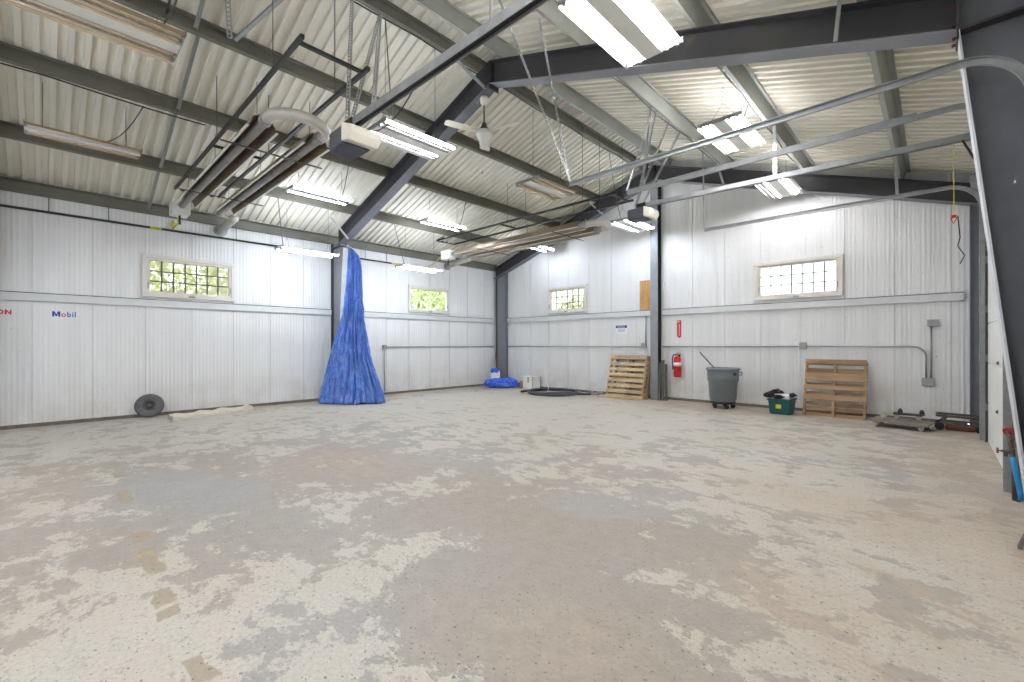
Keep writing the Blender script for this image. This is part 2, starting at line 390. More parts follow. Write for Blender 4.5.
# ================================================================== THE SETTING
# floor slab
b = MB(); b.box(XL - .12, XR + .12, YF - .12, YB + .12, -.15, 0); struct(b.build('floor', M_floor))
b = MB(); b.box(-60, 40, -40, 60, -.4, -.2); struct(b.build('ground', M_ground))

# ribbed liner roof, both slopes, with a flat outer skin above it
def deck():
    b = MB(); pitch = .1545; y = YF; prof = []
    while y < YB + .02:
        prof += [(y, 0), (y + .058, 0), (y + .065, .05), (y + pitch - .007, .05)]; y += pitch
    prof = [(min(q[0], YB + .03), q[1]) for q in prof]
    for xa, xb in ((XRG, XL - .12), (XRG, XR + .12)):
        za, zb = roofz(XRG), roofz(XRG) - abs(xb - xa) / 3
        b.sheet([(xa, yy, za + dz) for yy, dz in prof], (xb - xa, 0, zb - za))
        b.prism([(xa, YF - .12, za + .06), (xb, YF - .12, zb + .06), (xb, YF - .12, zb + .17), (xa, YF - .12, za + .17)], (0, YB - YF + .24, 0))
    return b
struct(deck().build('ceiling', M_deck))

PANEL = .7515
def rib_profile(u0, u1, seam0):
    """(u, depth) points of ribbed wall panels between u0 and u1"""
    pts = []; k = math.floor((u0 - seam0) / PANEL); 
    while seam0 + k * PANEL < u1:
        s = seam0 + k * PANEL
        pts += [(s - .007, 0), (s - .005, .016), (s + .005, .016), (s + .007, 0)]
        w = (PANEL - .04) / 11
        for i in range(11):
            a = s + .02 + i * w
            d = .0032 if (i * 7 + k * 3) % 5 else .0014
            pts += [(a + w * .12, 0), (a + w * .3, d), (a + w * .62, d), (a + w * .82, 0)]
        k += 1
    pts = [q for q in pts if u0 < q[0] < u1]
    return [(u0, 0)] + pts + [(u1, 0)]
def ribbed_wall(name, P, u0, u1, seam0, zlo, ztop, holes):
    """P(u, depth, z) -> point; holes = (ua, ub, za, zb)"""
    b = MB(); prof = rib_profile(u0, u1, seam0); us = [q[0] for q in prof]
    ex = []
    for (ua, ub, za, zb) in holes: ex += [ua, ub]
    if u0 < XRG < u1 and name in ('wall_back', 'wall_front'): ex.append(XRG)
    for e in ex:
        for i in range(len(prof) - 1):
            if prof[i][0] < e < prof[i + 1][0]:
                f = (e - prof[i][0]) / (prof[i + 1][0] - prof[i][0]); prof.insert(i + 1, (e, prof[i][1] * (1 - f) + prof[i + 1][1] * f)); break
    def strips(pr, dd):
        for (a, da), (c, dc) in zip(pr, pr[1:]):
            mid = (a + c) / 2; zs = [(zlo, None)]
            segs = []; z = zlo
            for (ua, ub, za, zb) in sorted(holes, key=lambda q: q[2]):
                if ua - 1e-6 <= mid <= ub + 1e-6: segs.append((z, za)); z = zb
            segs.append((z, None))
            for (q0, q1) in segs:
                t0 = ztop(a) if q1 is None else q1; t1 = ztop(c) if q1 is None else q1
                b.add([P(a, da + dd, q0), P(c, dc + dd, q0), P(c, dc + dd, t1), P(a, da + dd, t0)], [(0, 1, 2, 3)])
    strips(prof, 0)
    flat = sorted(set([u0, u1] + ex)); strips([(u, 0) for u in flat], .1)
    return struct(b.build(name, M_wall))
W1 = (1.335, 2.855, 2.375, 3.155); W2 = (7.36, 8.82, 2.39, 3.135)
W3 = (-8.81, -7.405, 2.39, 3.14); W4 = (-2.885, -1.355, 2.395, 3.165)
ribbed_wall('wall_left', lambda u, d, z: (XL - d, u, z), YF - .1, YB + .1, -.15, .06, lambda u: ZE + .05, [W1, W2])
ribbed_wall('wall_back', lambda u, d, z: (u, YB + d, z), XL - .1, XR + .1, .206, .06, lambda u: roofz(u) + .05, [W3, W4])
b = MB()
b.prism([(XL - .1, YF - .1, 0), (XR + .1, YF - .1, 0), (XR + .1, YF - .1, roofz(XR) + .03), (XRG, YF - .1, roofz(XRG) + .05), (XL - .1, YF - .1, roofz(XL) + .03)], (0, .1, 0)); struct(b.build('wall_front', M_wall))
b = MB()
b.box(XR, XR + .1, YF - .1, -.4, 0, 4.22); b.box(XR, XR + .1, 4.68, 6.2, 0, 4.22); b.box(XR, XR + .1, 9.2, YB + .1, 0, 4.22)
b.box(XR, XR + .1, -.4, 4.68, 3.45, 4.22); b.box(XR, XR + .1, 6.2, 9.2, 3.45, 4.22); struct(b.build('wall_right', M_wall))

# dark base angle under the panels
M_base = paint('base_angle', (112, 104, 94), .8, var=.25, scale=12)
b = MB(); b.box(XL - .1, XL + .012, YF, YB, 0, .062); struct(b.build('baseboard_left', M_base))
b = MB(); b.box(XL, .4, YB - .012, YB + .1, 0, .062); struct(b.build('baseboard_back', M_base))

# windows
def window(name, P, hole, nx, nz, glass, fw=.085):
    ua, ub, za, zb = hole
    w = bpy.data.objects.new(name, None); COL.objects.link(w); c = V(P((ua + ub) / 2, 0, za)); w.location = c; WORLD[w] = c; struct(w)
    def bx(b, u0, u1, d0, d1, z0, z1):
        a = V(P(u0, d0, z0)); q = V(P(u1, d1, z1))
        return b.box(min(a.x, q.x), max(a.x, q.x), min(a.y, q.y), max(a.y, q.y), z0, z1)
    o = .03
    b = MB()
    for (u0, u1, z0, z1) in ((ua - o, ub + o, za - o, za + .045), (ua - o, ub + o, zb - .045, zb + o), (ua - o, ua + .045, za + .045, zb - .045), (ub - .045, ub + o, za + .045, zb - .045)):
        bx(b, u0, u1, .099, -.045, z0, z1)
    b.build('window_frame', M_winframe, w, bevel=.006)
    b = MB()
    for (u0, u1, z0, z1) in ((ua + .04, ub - .04, za + .04, za + fw), (ua + .04, ub - .04, zb - fw, zb - .04), (ua + .04, ua + fw, za + fw, zb - fw), (ub - fw, ub - .04, za + fw, zb - fw)):
        bx(b, u0, u1, .07, -.02, z0, z1)
    b.build('sash', M_winframe, w, bevel=.004)
    b = MB(); bx(b, ua + fw - .01, ub - fw + .01, .045, .039, za + fw - .01, zb - fw + .01); b.build('pane', glass, w)
    if nx:
        b = MB(); U0, U1, Z0, Z1 = ua + fw, ub - fw, za + fw, zb - fw
        for i in range(1, nx): u = U0 + (U1 - U0) * i / nx; bx(b, u - .012, u + .012, .038, .024, Z0, Z1)
        for i in range(1, nz): z = Z0 + (Z1 - Z0) * i / nz; bx(b, U0, U1, .038, .026, z - .011, z + .011)
        b.build('grille', M_muntin, w)
    b = MB(); u = (ua + ub) / 2; bx(b, u - .05, u + .05, -.045, -.065, za - .005, za + .03); bx(b, u - .015, u + .06, -.065, -.085, za + .01, za + .025); b.build('crank_handle', M_conduit, w, bevel=.003)
    b = MB()
    for u in (ua + .06, ub - .06): bx(b, u - .01, u + .01, -.02, -.04, za + .14, za + .26)
    b.build('latch', M_conduit, w, bevel=.003)
PL = lambda u, d, z: (XL - d, u, z); PB = lambda u, d, z: (u, YB + d, z)
window('window_1', PL, W1, 7, 3, M_glass_dirty)
window('window_2', PL, W2, 0, 0, M_glass, .075)
window('window_3', PB, W3, 6, 3, M_glass_dirty)
window('window_4', PB, W4, 7, 3, M_glass)

# overhead doors in the right wall
M_doorskin = paint('door_skin', (214, 214, 208), .5, var=.04, scale=3)
def overhead_door(name, y0, y1):
    d = bpy.data.objects.new(name, None); COL.objects.link(d); d.location = (XD, (y0 + y1) / 2, 0); WORLD[d] = V(d.location); struct(d)
    h = .56
    for i in range(6):
        b = MB(); z0 = .012 + i * h; b.box(XD, XD + .05, y0, y1, z0, z0 + h - .006)
        b.build('door_section', M_doorskin, d, bevel=.006)
    b = MB(); b.box(XD + .005, XD + .045, y0, y1, 0.001, .016); b.build('bottom_seal', M_black, d)
    for y, z in ((y1 - 1.5, 1.175), (y1 - 1.4, .592)):
        b = MB(); b.lathe([(.001, .02), (.012, .02), (.026, 0), (.001, 0)], 10, Matrix.Translation((XD - .001, y, z)) @ Matrix.Rotation(-PI / 2, 4, 'Y')); b.build('bolt_cap', M_iron, d)
    return d
overhead_door('door_1', 6.2, 9.2)
overhead_door('door_2', -.38, 4.66)
def jamb(name, y0, y1, z1, mat=None):
    b = MB(); b.box(XD + .015, XR - .001, y0, y1, 0, z1); struct(b.build(name, mat or M_white_trim, bevel=.004))
M_white_trim = paint('jamb_trim', (176, 174, 164), .6, var=.1)
jamb('trim_1', 6.02, 6.195, 4.05); jamb('trim_2', 9.205, 9.28, 4.05, M_trim_dark); jamb('trim_3', 4.665, 4.85, 3.9); jamb('trim_4', -.6, -.385, 4.05)
b = MB(); b.box(XD + .055, XR - .001, 6.195, 9.205, 3.38, 4.05); struct(b.build('trim_5', M_white_trim))
b = MB(); b.box(XD + .055, XR - .001, -.385, 4.665, 3.38, 4.05); struct(b.build('trim_6', M_white_trim))

# ================================================================== STEEL FRAME
FRAMES = ('back gable frame', 'middle frame', 'frame behind the viewpoint')
def rb(x): return 5.606 - .328 * abs(x - XRG)          # underside of the rafters
def rt(x): return roofz(x) - .215
TF = .014
def frame(y0, which, corner):
    for side in (-1, 1):
        fw = .058 if corner else .1; y = y0 + .09 if corner else y0
        if side < 0 and which == 1: fw = .072; y = y0 + .09
        xo = XL + .004 if side < 0 else XR - .004; s = 1 if side < 0 else -1      # s points into the hall
        if side < 0: xo += .12 if corner else 0; xb, xt = (xo + .46, xo + .46) if corner else (-10.885, -10.50)
        else: xb, xt = (xo - .375, xo - .375) if corner else (.525, .14)
        zh = rb(xt)
        where = 'left' if side < 0 else 'right'
        if which == 1: lab = ('grey steel column behind the hanging blue tarp' if side < 0 else 'large tapered dark grey steel column filling the right edge')
        elif which == 0: lab = ('grey steel corner column behind the crumpled blue tarp' if side < 0 else 'blue-grey steel corner column beside the overhead door track')
        else: lab = where + ' steel column of the frame behind the viewpoint'
        c = thing('steel_column', lab, 'column', ((xo + xb) / 2, y, 0))
        zt = rt(xo)
        if corner: zh = rb(xo) + .17; zt = zh
        b = MB(); b.prism([(xo, y - .006, .012), (xb, y - .006, .012), (xt, y - .006, zh), (xt, y - .006, rt(xt) if not corner else zh), (xo, y - .006, zt)], (0, .012, 0)); b.build('web', M_column_light if side < 0 else M_column, c)
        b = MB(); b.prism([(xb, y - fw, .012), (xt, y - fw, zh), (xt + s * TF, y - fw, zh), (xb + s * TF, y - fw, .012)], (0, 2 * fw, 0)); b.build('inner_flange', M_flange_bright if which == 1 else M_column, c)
        b = MB(); b.box(min(xo, xo + s * TF), max(xo, xo + s * TF), y - fw, y + fw, .012, zt); b.build('outer_flange', M_frame, c)
        b = MB(); b.box(min(xo, xb + s * .03), max(xo, xb + s * .03), y - fw - .02, y + fw + .02, 0, .013); b.build('base_plate', M_iron, c)
        b = MB(); b.box(min(xo + s * TF, xt), max(xo + s * TF, xt), y - fw, y + fw, zh - .012, zh + .006); b.build('stiffener', M_frame, c)
        # rafter
        fw = .1; y = y0
        if which == 1: lab = 'dark steel rafter sloping from the ridge down to the ' + ('tarp-wrapped column' if side < 0 else 'large right-hand column')
        elif which == 0: lab = 'dark steel rafter against the gable wall on the ' + ('window and blue tarp corner side' if side < 0 else 'overhead door side')
        else: lab = where + ' rafter of the frame behind the viewpoint'
        r = thing('steel_rafter', lab, 'beam', ((xt + XRG) / 2, y, rb((xt + XRG) / 2)))
        xa, xc = xt + s * .002, XRG - s * .012
        if corner: xa = xo + s * .02
        pts = [(xa, rb(xa)), (xc, rb(xc)), (xc, rt(xc)), (xa, rt(xa))]
        b = MB(); b.prism([(p[0], y - .006, p[1]) for p in pts], (0, .012, 0)); b.build('web', M_frame, r)
        b = MB(); b.prism([(xa, y - fw, rb(xa)), (xc, y - fw, rb(xc)), (xc, y - fw, rb(xc) - TF), (xa, y - fw, rb(xa) - TF)], (0, 2 * fw, 0)); b.build('bottom_flange', M_frame_light if side > 0 else M_column, r)
        b = MB(); b.prism([(xa, y - fw, rt(xa)), (xc, y - fw, rt(xc)), (xc, y - fw, rt(xc) - TF), (xa, y - fw, rt(xa) - TF)], (0, 2 * fw, 0)); b.build('top_flange', M_frame, r)
        b = MB(); b.box(min(xc, xc + s * .012), max(xc, xc + s * .012), y - fw, y + fw, rb(xc) - .09, rt(xc)); b.build('end_plate', M_frame, r)
        if not corner:
            b = MB(); b.box(min(xa, xa + s * .016), max(xa, xa + s * .016), y - fw, y + fw, rb(xa) - .08, rt(xa)); b.build('end_plate', M_frame, r)
            for zz in (-.045, .06, .2, .32):
                for yy in (-.055, .055):
                    if which == 1: b = MB(); b.tube([(xa + s * .0161, y + yy, rb(xa) + zz), (xa + s * .04, y + yy, rb(xa) + zz)], .014, 6); b.build('bolt', M_rust, r)
for i, y in enumerate(FY): frame(y, i, i == 0)
# ridge column on the gable wall
c = thing('steel_column', 'steel wind column in the middle of the gable wall beside the pallets', 'column', (XRG, FY[0], 0))
b = MB(); b.box(XRG - .1, XRG + .1, FY[0] - .1, FY[0] - .086, .012, rb(XRG) - .1); b.build('front_flange', M_column_light, c)
b = MB(); b.box(XRG - .1, XRG + .1, FY[0] + .086, FY[0] + .1, .012, rb(XRG) - .1); b.build('rear_flange', M_frame, c)
b = MB(); b.box(XRG - .006, XRG + .006, FY[0] - .086, FY[0] + .086, .012, rb(XRG) - .1); b.build('web', M_frame, c)
b = MB(); b.box(XRG - .12, XRG + .12, FY[0] - .12, FY[0] + .12, 0, .013); b.build('base_plate', M_iron, c)

# purlins, eave struts
NRM = {-1: V((-1, 0, 3)).normalized(), 1: V((1, 0, 3)).normalized()}
def purlin(x, label):
    side = -1 if x < XRG else 1
    n = NRM[side]; t = V((3, 0, 1)).normalized() if side < 0 else V((3, 0, -1)).normalized()
    h = .2; p0 = V((x + .055, 0, 0)); p0.z = roofz(p0.x) - h * 1.054 - .002
    def q(a, c): return p0 + t * a + n * c
    prof = [q(-.055, .02), q(-.055, 0), q(.004, 0), q(.004, h - .004), q(.06, h - .004), q(.06, h - .022), q(.064, h - .022), q(.064, h), q(0, h), q(0, .004), q(-.051, .004), q(-.051, .02)]
    b = MB(); b.prism([(v.x, YF + .01, v.z) for v in prof], (0, YB - YF - .02, 0))
    return tag(b.build('roof_purlin', M_purlin if side < 0 else M_purlin_sidelit), label, 'beam', 'roof purlins')
for x, l in ((-9.82, 'lowest roof purlin on the left slope, next above the eave strut'), (-8.36, 'second roof purlin above the left eave strut, with cable along its lip'),
             (-6.91, 'third roof purlin above the left eave strut, just above the tube heaters'), (-5.46, 'dark ridge purlin on the left of the roof peak'),
             (-4.93, 'pale ridge purlin on the right of the roof peak'), (-3.46, 'roof purlin next below the pale ridge purlin on the right slope'),
             (-1.94, 'roof purlin above the bright twin fixtures on the right slope'), (-.5, 'lowest pale roof purlin on the right slope, near the big column')):
    purlin(x, l)
for x, s, l in ((XL, 1, 'deep eave strut along the top of the left wall'), (XR, -1, 'eave strut along the top of the right wall above the doors')):
    b = MB(); x0 = x + s * .01; zt = roofz(x) - .004
    prof = [(x0, zt - .215), (x0 + s * .075, zt - .215), (x0 + s * .075, zt - .195), (x0 + s * .071, zt - .195), (x0 + s * .071, zt - .211), (x0 + s * .004, zt - .211), (x0 + s * .004, zt - .03), (x0 + s * .075, zt - .006), (x0 + s * .075, zt - .002), (x0, zt - .02)]
    b.prism([(q[0], YF + .01, q[1]) for q in prof], (0, YB - YF - .02, 0)); tag(b.build('eave_strut', M_purlin), l, 'beam')
# purlin bridging straps at mid bay, in short lengths between purlins
PX = [XL + .08, -9.77, -8.31, -6.86, -5.41]
names = ('from the left eave strut to the lowest purlin', 'between the first and second left purlins', 'between the second and third left purlins', 'between the third left purlin and the ridge purlin')
for k in range(4):
    b = MB(); y = 1.33 + (.06 if k < 3 else 0)
    a = V((PX[k] + .02, y, roofz(PX[k]) - .17)); c = V((PX[k + 1] - .06, y, roofz(PX[k + 1]) - .12)); b.bar(a, c, .045, .006); b.bar(a + V((0, .02, 0)), c + V((0, .02, 0)), .006, .04)
    tag(b.build('bridging_strap', M_galv), 'pale bridging strap ' + names[k], 'brace', 'purlin bridging')
# flange braces between purlins and rafters
for (p, q, l) in (((-10.1, 4.55, 4.33), (-10.05, 4.94, 3.90), 'short brace from the purlin to the rafter above the tarp'),
                  ((-6.95, 4.45, 5.36), (-6.82, 4.94, 5.02), 'short brace to the middle rafter beside the ceiling fan'),
                  ((-5.42, 4.35, 5.87), (-5.3, 4.94, 5.56), 'thin brace at the top of the left rafter below the ridge'),
                  ((-6.9, 10.2, 5.35), (-6.7, 10.7, 5.0), 'short bright brace at the gable rafter above the far heater'),
                  ((-8.36, 10.15, 4.86), (-8.15, 10.7, 4.5), 'short pale brace at the gable rafter beside the lowest far light'),
                  ((-.5, 10.25, 4.5), (-.5, 10.7, 4.12), 'white brace from the lowest right purlin to the gable rafter'),
                  ((-3.5, 10.25, 5.42), (-3.5, 10.7, 5.05), 'short white brace at the gable rafter right of the ridge column')):
    b = MB(); b.bar(p, q, .045, .008); b.bar(V(p) + V((.02, 0, 0)), V(q) + V((.02, 0, 0)), .006, .045); tag(b.build('flange_brace', M_strap), l, 'brace', 'rafter flange braces')
# wall girts
def girt(p0, p1, inward, label):
    p0 = V(p0); p1 = V(p1); n = V(inward); b = MB()
    def q(a, z): return p0 + n * a + V((0, 0, z - p0.z))
    web = [(.002, 2.285), (.05, 2.285), (.05, 2.155), (.006, 2.155), (.006, 2.168), (.046, 2.168), (.046, 2.28), (.002, 2.28)]
    b.prism([q(a, z) for a, z in web], p1 - p0)
    g = b.build('wall_girt', M_girt)
    b = MB(); b.bar(p0 + n * .02 + V((0, 0, 2.293 - p0.z)), p1 + n * .02 + V((0, 0, 2.293 - p0.z)), .022, .014); b.build('cable', M_dark, g)  # dark bar drawn for the dark line along the girt's top edge
    return tag(g, label, 'beam', 'wall girts')
girt((XL, YF + .05, 2.2), (XL, 5.03, 2.2), (1, 0, 0), 'long white wall girt on the left wall under the wide gridded window')
girt((XL, 5.19, 2.2), (XL, 10.8, 2.2), (1, 0, 0), 'white wall girt on the left wall behind the hanging blue tarp')
girt((-10.58, YB, 2.2), (-5.3, YB, 2.2), (0, -1, 0), 'white wall girt on the gable wall left of the middle column')
girt((-5.06, YB, 2.2), (.36, YB, 2.2), (0, -1, 0), 'white wall girt on the gable wall right of the middle column')

# ================================================================== LIGHT FIXTURES
def power_cord(root, x, y, z, top, sagd):
    b = MB(); b.tube(sag((x, y, z), top, sagd, 10), .008, 6); b.build('power_cord', M_wire, root, smooth=True)
def hangers(root, x, y, z, w, L):
    for sy in (-1, 1):
        b = MB(); yy = y + sy * L * .36; zt = roofz(x) - .02
        for sx in (-1, 1): b.tube([(x + sx * w, yy, z + .06), (x, yy, z + .34)], .003, 5)
        b.tube([(x, yy, z + .34), (x, yy, zt)], .004, 5); b.build('hanger_wire', M_wire, root)
def tube_mesh(b, x, y0, y1, z, r=.014):
    b.tube([(x, y0, z), (x, y1, z)], r, 8)
def high_bay(x, y, z, lit, label, warm=False, L=1.19, cord=None):
    r = thing('ceiling_light', label, 'light', (x, y, z), None); y0, y1 = y - L / 2, y + L / 2
    b = MB(); b.box(x - .09, x + .09, y0, y1, z + .002, z + .065); b.build('ballast_cover', M_white, r, bevel=.004)
    for s in (-1, 1):
        b = MB(); pf = [(.088, .0), (.108, .046), (.168, .05), (.194, .016), (.22, .05), (.278, .046), (.302, -.008)]
        b.sheet([(x + s * q, y0, z + w) for q, w in pf], (0, L, 0)); b.build('reflector', M_reflector_lit if any(lit) else M_reflector, r)
    for sy, yy in ((-1, y0), (1, y1)):
        b = MB(); b.box(x - .3, x + .3, yy - .008, yy + .008, z + .012, z + .062)
        for q in (-.248, -.142, .142, .248): b.box(x + q - .014, x + q + .014, yy - .024 if sy > 0 else yy, yy if sy > 0 else yy + .024, z - .004, z + .04)
        b.build('end_bracket', M_galv, r)
    for q, on in zip((-.248, -.142, .142, .248), lit):
        b = MB(); tube_mesh(b, x + q, y0 + .026, y1 - .026, z + .02); b.build('tube', (M_tube_warm if warm else M_tube_on) if on else M_tube_off, r, smooth=True)
    hangers(r, x, y, z, .22, L)
    if cord: power_cord(r, x, y + cord[0], z + .065, cord[1], cord[2])
    return r
def strip_light(x, y, z, on, label, L=1.19, cord=None, shield=True):
    r = thing('ceiling_light', label, 'light', (x, y, z)); y0, y1 = y - L / 2, y + L / 2
    if on:
        b = MB(); b.box(x - .095, x + .095, y0, y1, z + .012, z + .06); b.box(x - (.2 if shield else .06), x + (.2 if shield else .06), y0, y1, z + .06, z + .066); b.build('ballast_cover', M_strip_body, r, bevel=.004)
    else:
        b = MB(); b.box(x - .05, x + .05, y0, y1, z, z + .06); b.build('ballast_cover', M_white, r, bevel=.004)
        for s in (-1, 1):
            b = MB(); b.sheet([(x + s * .048, y0, z + .03), (x + s * .1, y0, z + .052), (x + s * .16, y0, z + .04), (x + s * .2, y0, z - .004)], (0, L, 0)); b.build('reflector', M_reflector, r)
    for sy, yy in ((-1, y0), (1, y1)):
        b = MB(); b.box(x - .19, x + .19, yy - .006, yy + .006, z + .01, z + .055)
        for q in ((-.144, .144) if on else (-.125, .125)): b.box(x + q - .013, x + q + .013, yy - .024 if sy > 0 else yy, yy if sy > 0 else yy + .024, z - .008, z + .035)
        b.build('end_bracket', M_galv, r)
    for q in (-.125, .125):
        b = MB(); tube_mesh(b, x + q * (1.15 if on else 1), y0 + .026, y1 - .026, z + .014); b.build('tube', M_tube_on if on else M_tube_off, r, smooth=True)
    hangers(r, x, y, z, .1, L)
    if cord: power_cord(r, x, y + cord[0], z + .06, cord[1], cord[2])
    return r
ON = (1, 1, 1, 1)
high_bay(-2.07, 3.68, 4.33, ON, 'big lit four-tube fixture at the top, in front of the dark rafter', True)
high_bay(-2.23, 7.22, 4.56, ON, 'lit four-tube fixture seen through the door track bars', True, cord=(.2, (-1.95, 7.1, 5.0), .02))
high_bay(-2.2, 9.98, 4.45, (0, 1, 1, 0), 'far lit fixture close to the gable rafter at the right', True)
high_bay(-5.58, 3.72, 4.37, (0, 1, 0, 1), 'lit four-tube fixture beside the cream door opener lens', cord=(-.3, (-5.42, 3.2, 5.85), .05))
high_bay(-5.3, 9.75, 4.24, (0, 1, 1, 1), 'small lit fixture under the far door opener, by the middle column', cord=(-.5, (-5.4, 8.9, 5.8), .1))
high_bay(-5.45, .33, 4.33, (0, 0, 0, 0), 'unlit fixture with brown reflectors in the top left corner', cord=(.35, (-5.42, 1.1, 5.84), .35))
high_bay(-5.55, 6.85, 4.45, (0, 0, 0, 0), 'unlit fixture hanging behind the ceiling fan', cord=None)
strip_light(-8.83, 3.78, 4.33, True, 'lit twin-tube strip above the lower strip, left of the tarp column', cord=(.3, (-8.3, 4.1, 4.95), .3))
strip_light(-9.62, 3.85, 3.34, True, 'lit low-hung twin-tube strip left of the tarp top', cord=(-.5, (-9.77, 3.3, 4.46), .03), shield=False)
strip_light(-8.8, 6.8, 4.33, True, 'lit twin-tube strip higher up, right of the sloping left rafter', cord=(.4, (-8.3, 7.1, 4.95), .2))
strip_light(-9.45, 6.55, 3.3, True, 'lit low twin-tube strip above the green-lit small window', cord=(-.45, (-9.77, 6.0, 4.46), .03), shield=False)
strip_light(-8.45, 9.95, 4.22, True, 'small far lit strip glimpsed under the far tube heater')
strip_light(-8.76, .41, 4.28, False, 'unlit cream strip fixture on the left below the second purlin', cord=(.1, (-8.4, 1.0, 4.9), .18))
# unseen lamps added to light the room; the four-tube ones continue the rows
high_bay(-2.1, .3, 4.33, ON, 'added lit fixture overhead next to the viewpoint', True)
high_bay(-5.5, -2.9, 4.33, ON, 'added lit fixture behind the viewpoint in the middle row')
strip_light(-8.4, -2.9, 3.4, True, 'added low fill strip behind the viewpoint near the left wall', shield=False)
strip_light(-6.9, -1.9, 3.5, True, 'added low fill strip behind the viewpoint near the unlit fixture', shield=False)
strip_light(-3.9, -2.2, 3.5, True, 'added low fill strip behind the viewpoint towards the doors', shield=False)
high_bay(-2.1, -2.9, 4.33, ON, 'added lit fixture behind the viewpoint near the doors', True)

# ================================================================== TUBE HEATERS
def heater(y1, y2, x0, x1, z, label, ywall, zwall):
    r = thing('tube_heater', label, 'heater', ((x0 + x1) / 2, (y1 + y2) / 2, z))
    for y in (y1, y2):
        b = MB(); b.tube([(x0, y, z), (x1 - .02, y, z)], .052, 14); b.build('radiant_tube', M_heattube, r, smooth=True)
        b = MB(); pf = [(-.155, -.055), (-.14, -.065), (-.095, .05), (-.045, .08), (.045, .08), (.095, .05), (.14, -.065), (.155, -.055)]
        b.sheet([(x0 + .25, y + q, z + w) for q, w in pf], (x1 - x0 - .45, 0, 0)); rf = b.build('reflector_hood', M_heatrefl, r, solid=.004)
        b = MB()
        for q in (-.148, .148): b.bar((x0 + .25, y + q, z - .066), (x1 - .2, y + q, z - .066), .026, .008)
        b.build('hood_lip', M_white, rf)
    ym, rad = (y1 + y2) / 2, (y2 - y1) / 2
    b = MB(); b.tube([(x1 - .12, y1, z)] + arc((x1, ym, z), rad, -PI / 2, PI / 2, 16, (.85, 0, 0), (0, 1, 0)) + [(x1 - .12, y2, z)], .062, 14); b.build('return_bend', M_bend, r, smooth=True)
    for y in (y1, y2):
        b = MB(); b.tube([(x1 - .14, y, z), (x1 - .06, y, z)], .068, 14); b.tube([(x1 - .09, y, z + .06), (x1 - .09, y, z + .1)], .012, 6); b.build('clamp', M_galv, r)
    for xx in (x0 + 1.35, x1 - .75):
        b = MB(); b.bar((xx, y1 - .28, z - .1), (xx, y2 + .3, z - .1), .025, .012); b.build('cross_hanger', M_iron, r)
    b = MB(); b.box(x0 - .36, x0 - .02, y1 - .13, y1 + .13, z - .14, z + .1); bx = b.build('burner_box', M_white, r, bevel=.01)
    b = MB(); b.tube([(x0 - .19, y1, z - .14), (x0 - .19, y1, z - .3)], .016, 8); b.build('drain_stub', M_dark, bx)
    b = MB(); b.tube([(x0 - .02, y2, z), (x0 - .12, y2, z)] , .056, 12); b.tube([(x0 - .1, y2, z), (x0 - .3, y2 + .1, z + .02), (x0 - .38, y2 + .26, z + .02)], .035, 10); b.build('flue_connector', M_galv, r, smooth=True)
    b = MB(); b.tube([(x0 - .3, y2 + .3, z + .02), (x0 - .42, y2 + .3, z + .02), (XL - .02, ywall, zwall)], .078, 14); fl = b.build('exhaust_pipe', M_bend, r, smooth=True)
    b = MB(); b.tube([(XL + .002, ywall, zwall), (XL + .03, ywall, zwall)], .125, 16); b.build('wall_collar', M_galv, fl)
    b = MB(); b.tube([(x0 - .36, y1, z - .05), (x0 - .6, y1 + .02, z - .02), (x0 - .9, y1 + .1, z - .12), (XL + .07, y1 + .1, 3.72)], .012, 8); gl = b.build('gas_flex', M_yellow, r, smooth=True)
    for xx in (x0 + .5, (x0 + x1) / 2, x1 - .4):
        for y in (y1, y2):
            b = MB(); b.tube([(xx, y, z + .09), (xx, y, 4.4)], .004, 5); b.build('hanger_chain', M_wire, r)
    return r
heater(1.67, 2.26, -9.62, -5.2, 3.86, 'long twin-tube gas heater with pale return bend, left of the cream door opener', 2.62, 3.86)
heater(7.8, 8.38, -9.7, -5.2, 3.92, 'far twin-tube gas heater with brown hood, running towards the middle column', 8.77, 3.87)
def support_frame(y0, y1, x0, x1, z, label):
    r = thing('heater_support_frame', label, 'frame', ((x0 + x1) / 2, (y0 + y1) / 2, z))
    for y in (y0, y1):
        b = MB(); b.bar((x0, y, z), (x1 + .12, y, z), .04); b.build('rail', M_dark, r)
    for x in (x0 + .02, (x0 + x1) / 2 - .3, x1):
        b = MB(); b.bar((x, y0, z), (x, y1, z), .035); b.build('crossbar', M_dark, r)
    for x in (x0 + .8, (x0 + x1) / 2, x1 - .7):
        for y in (y0, y1):
            b = MB(); b.tube([(x, y, z), (x, y, roofz(x) - .02)], .006, 5); b.build('hanger_rod', M_wire, r)
support_frame(1.74, 2.44, -10.65, -4.6, 4.42, 'black square-tube frame hung above the heater near the door opener')
support_frame(7.84, 8.5, -10.5, -4.7, 4.42, 'black square-tube frame hung above the far heater')

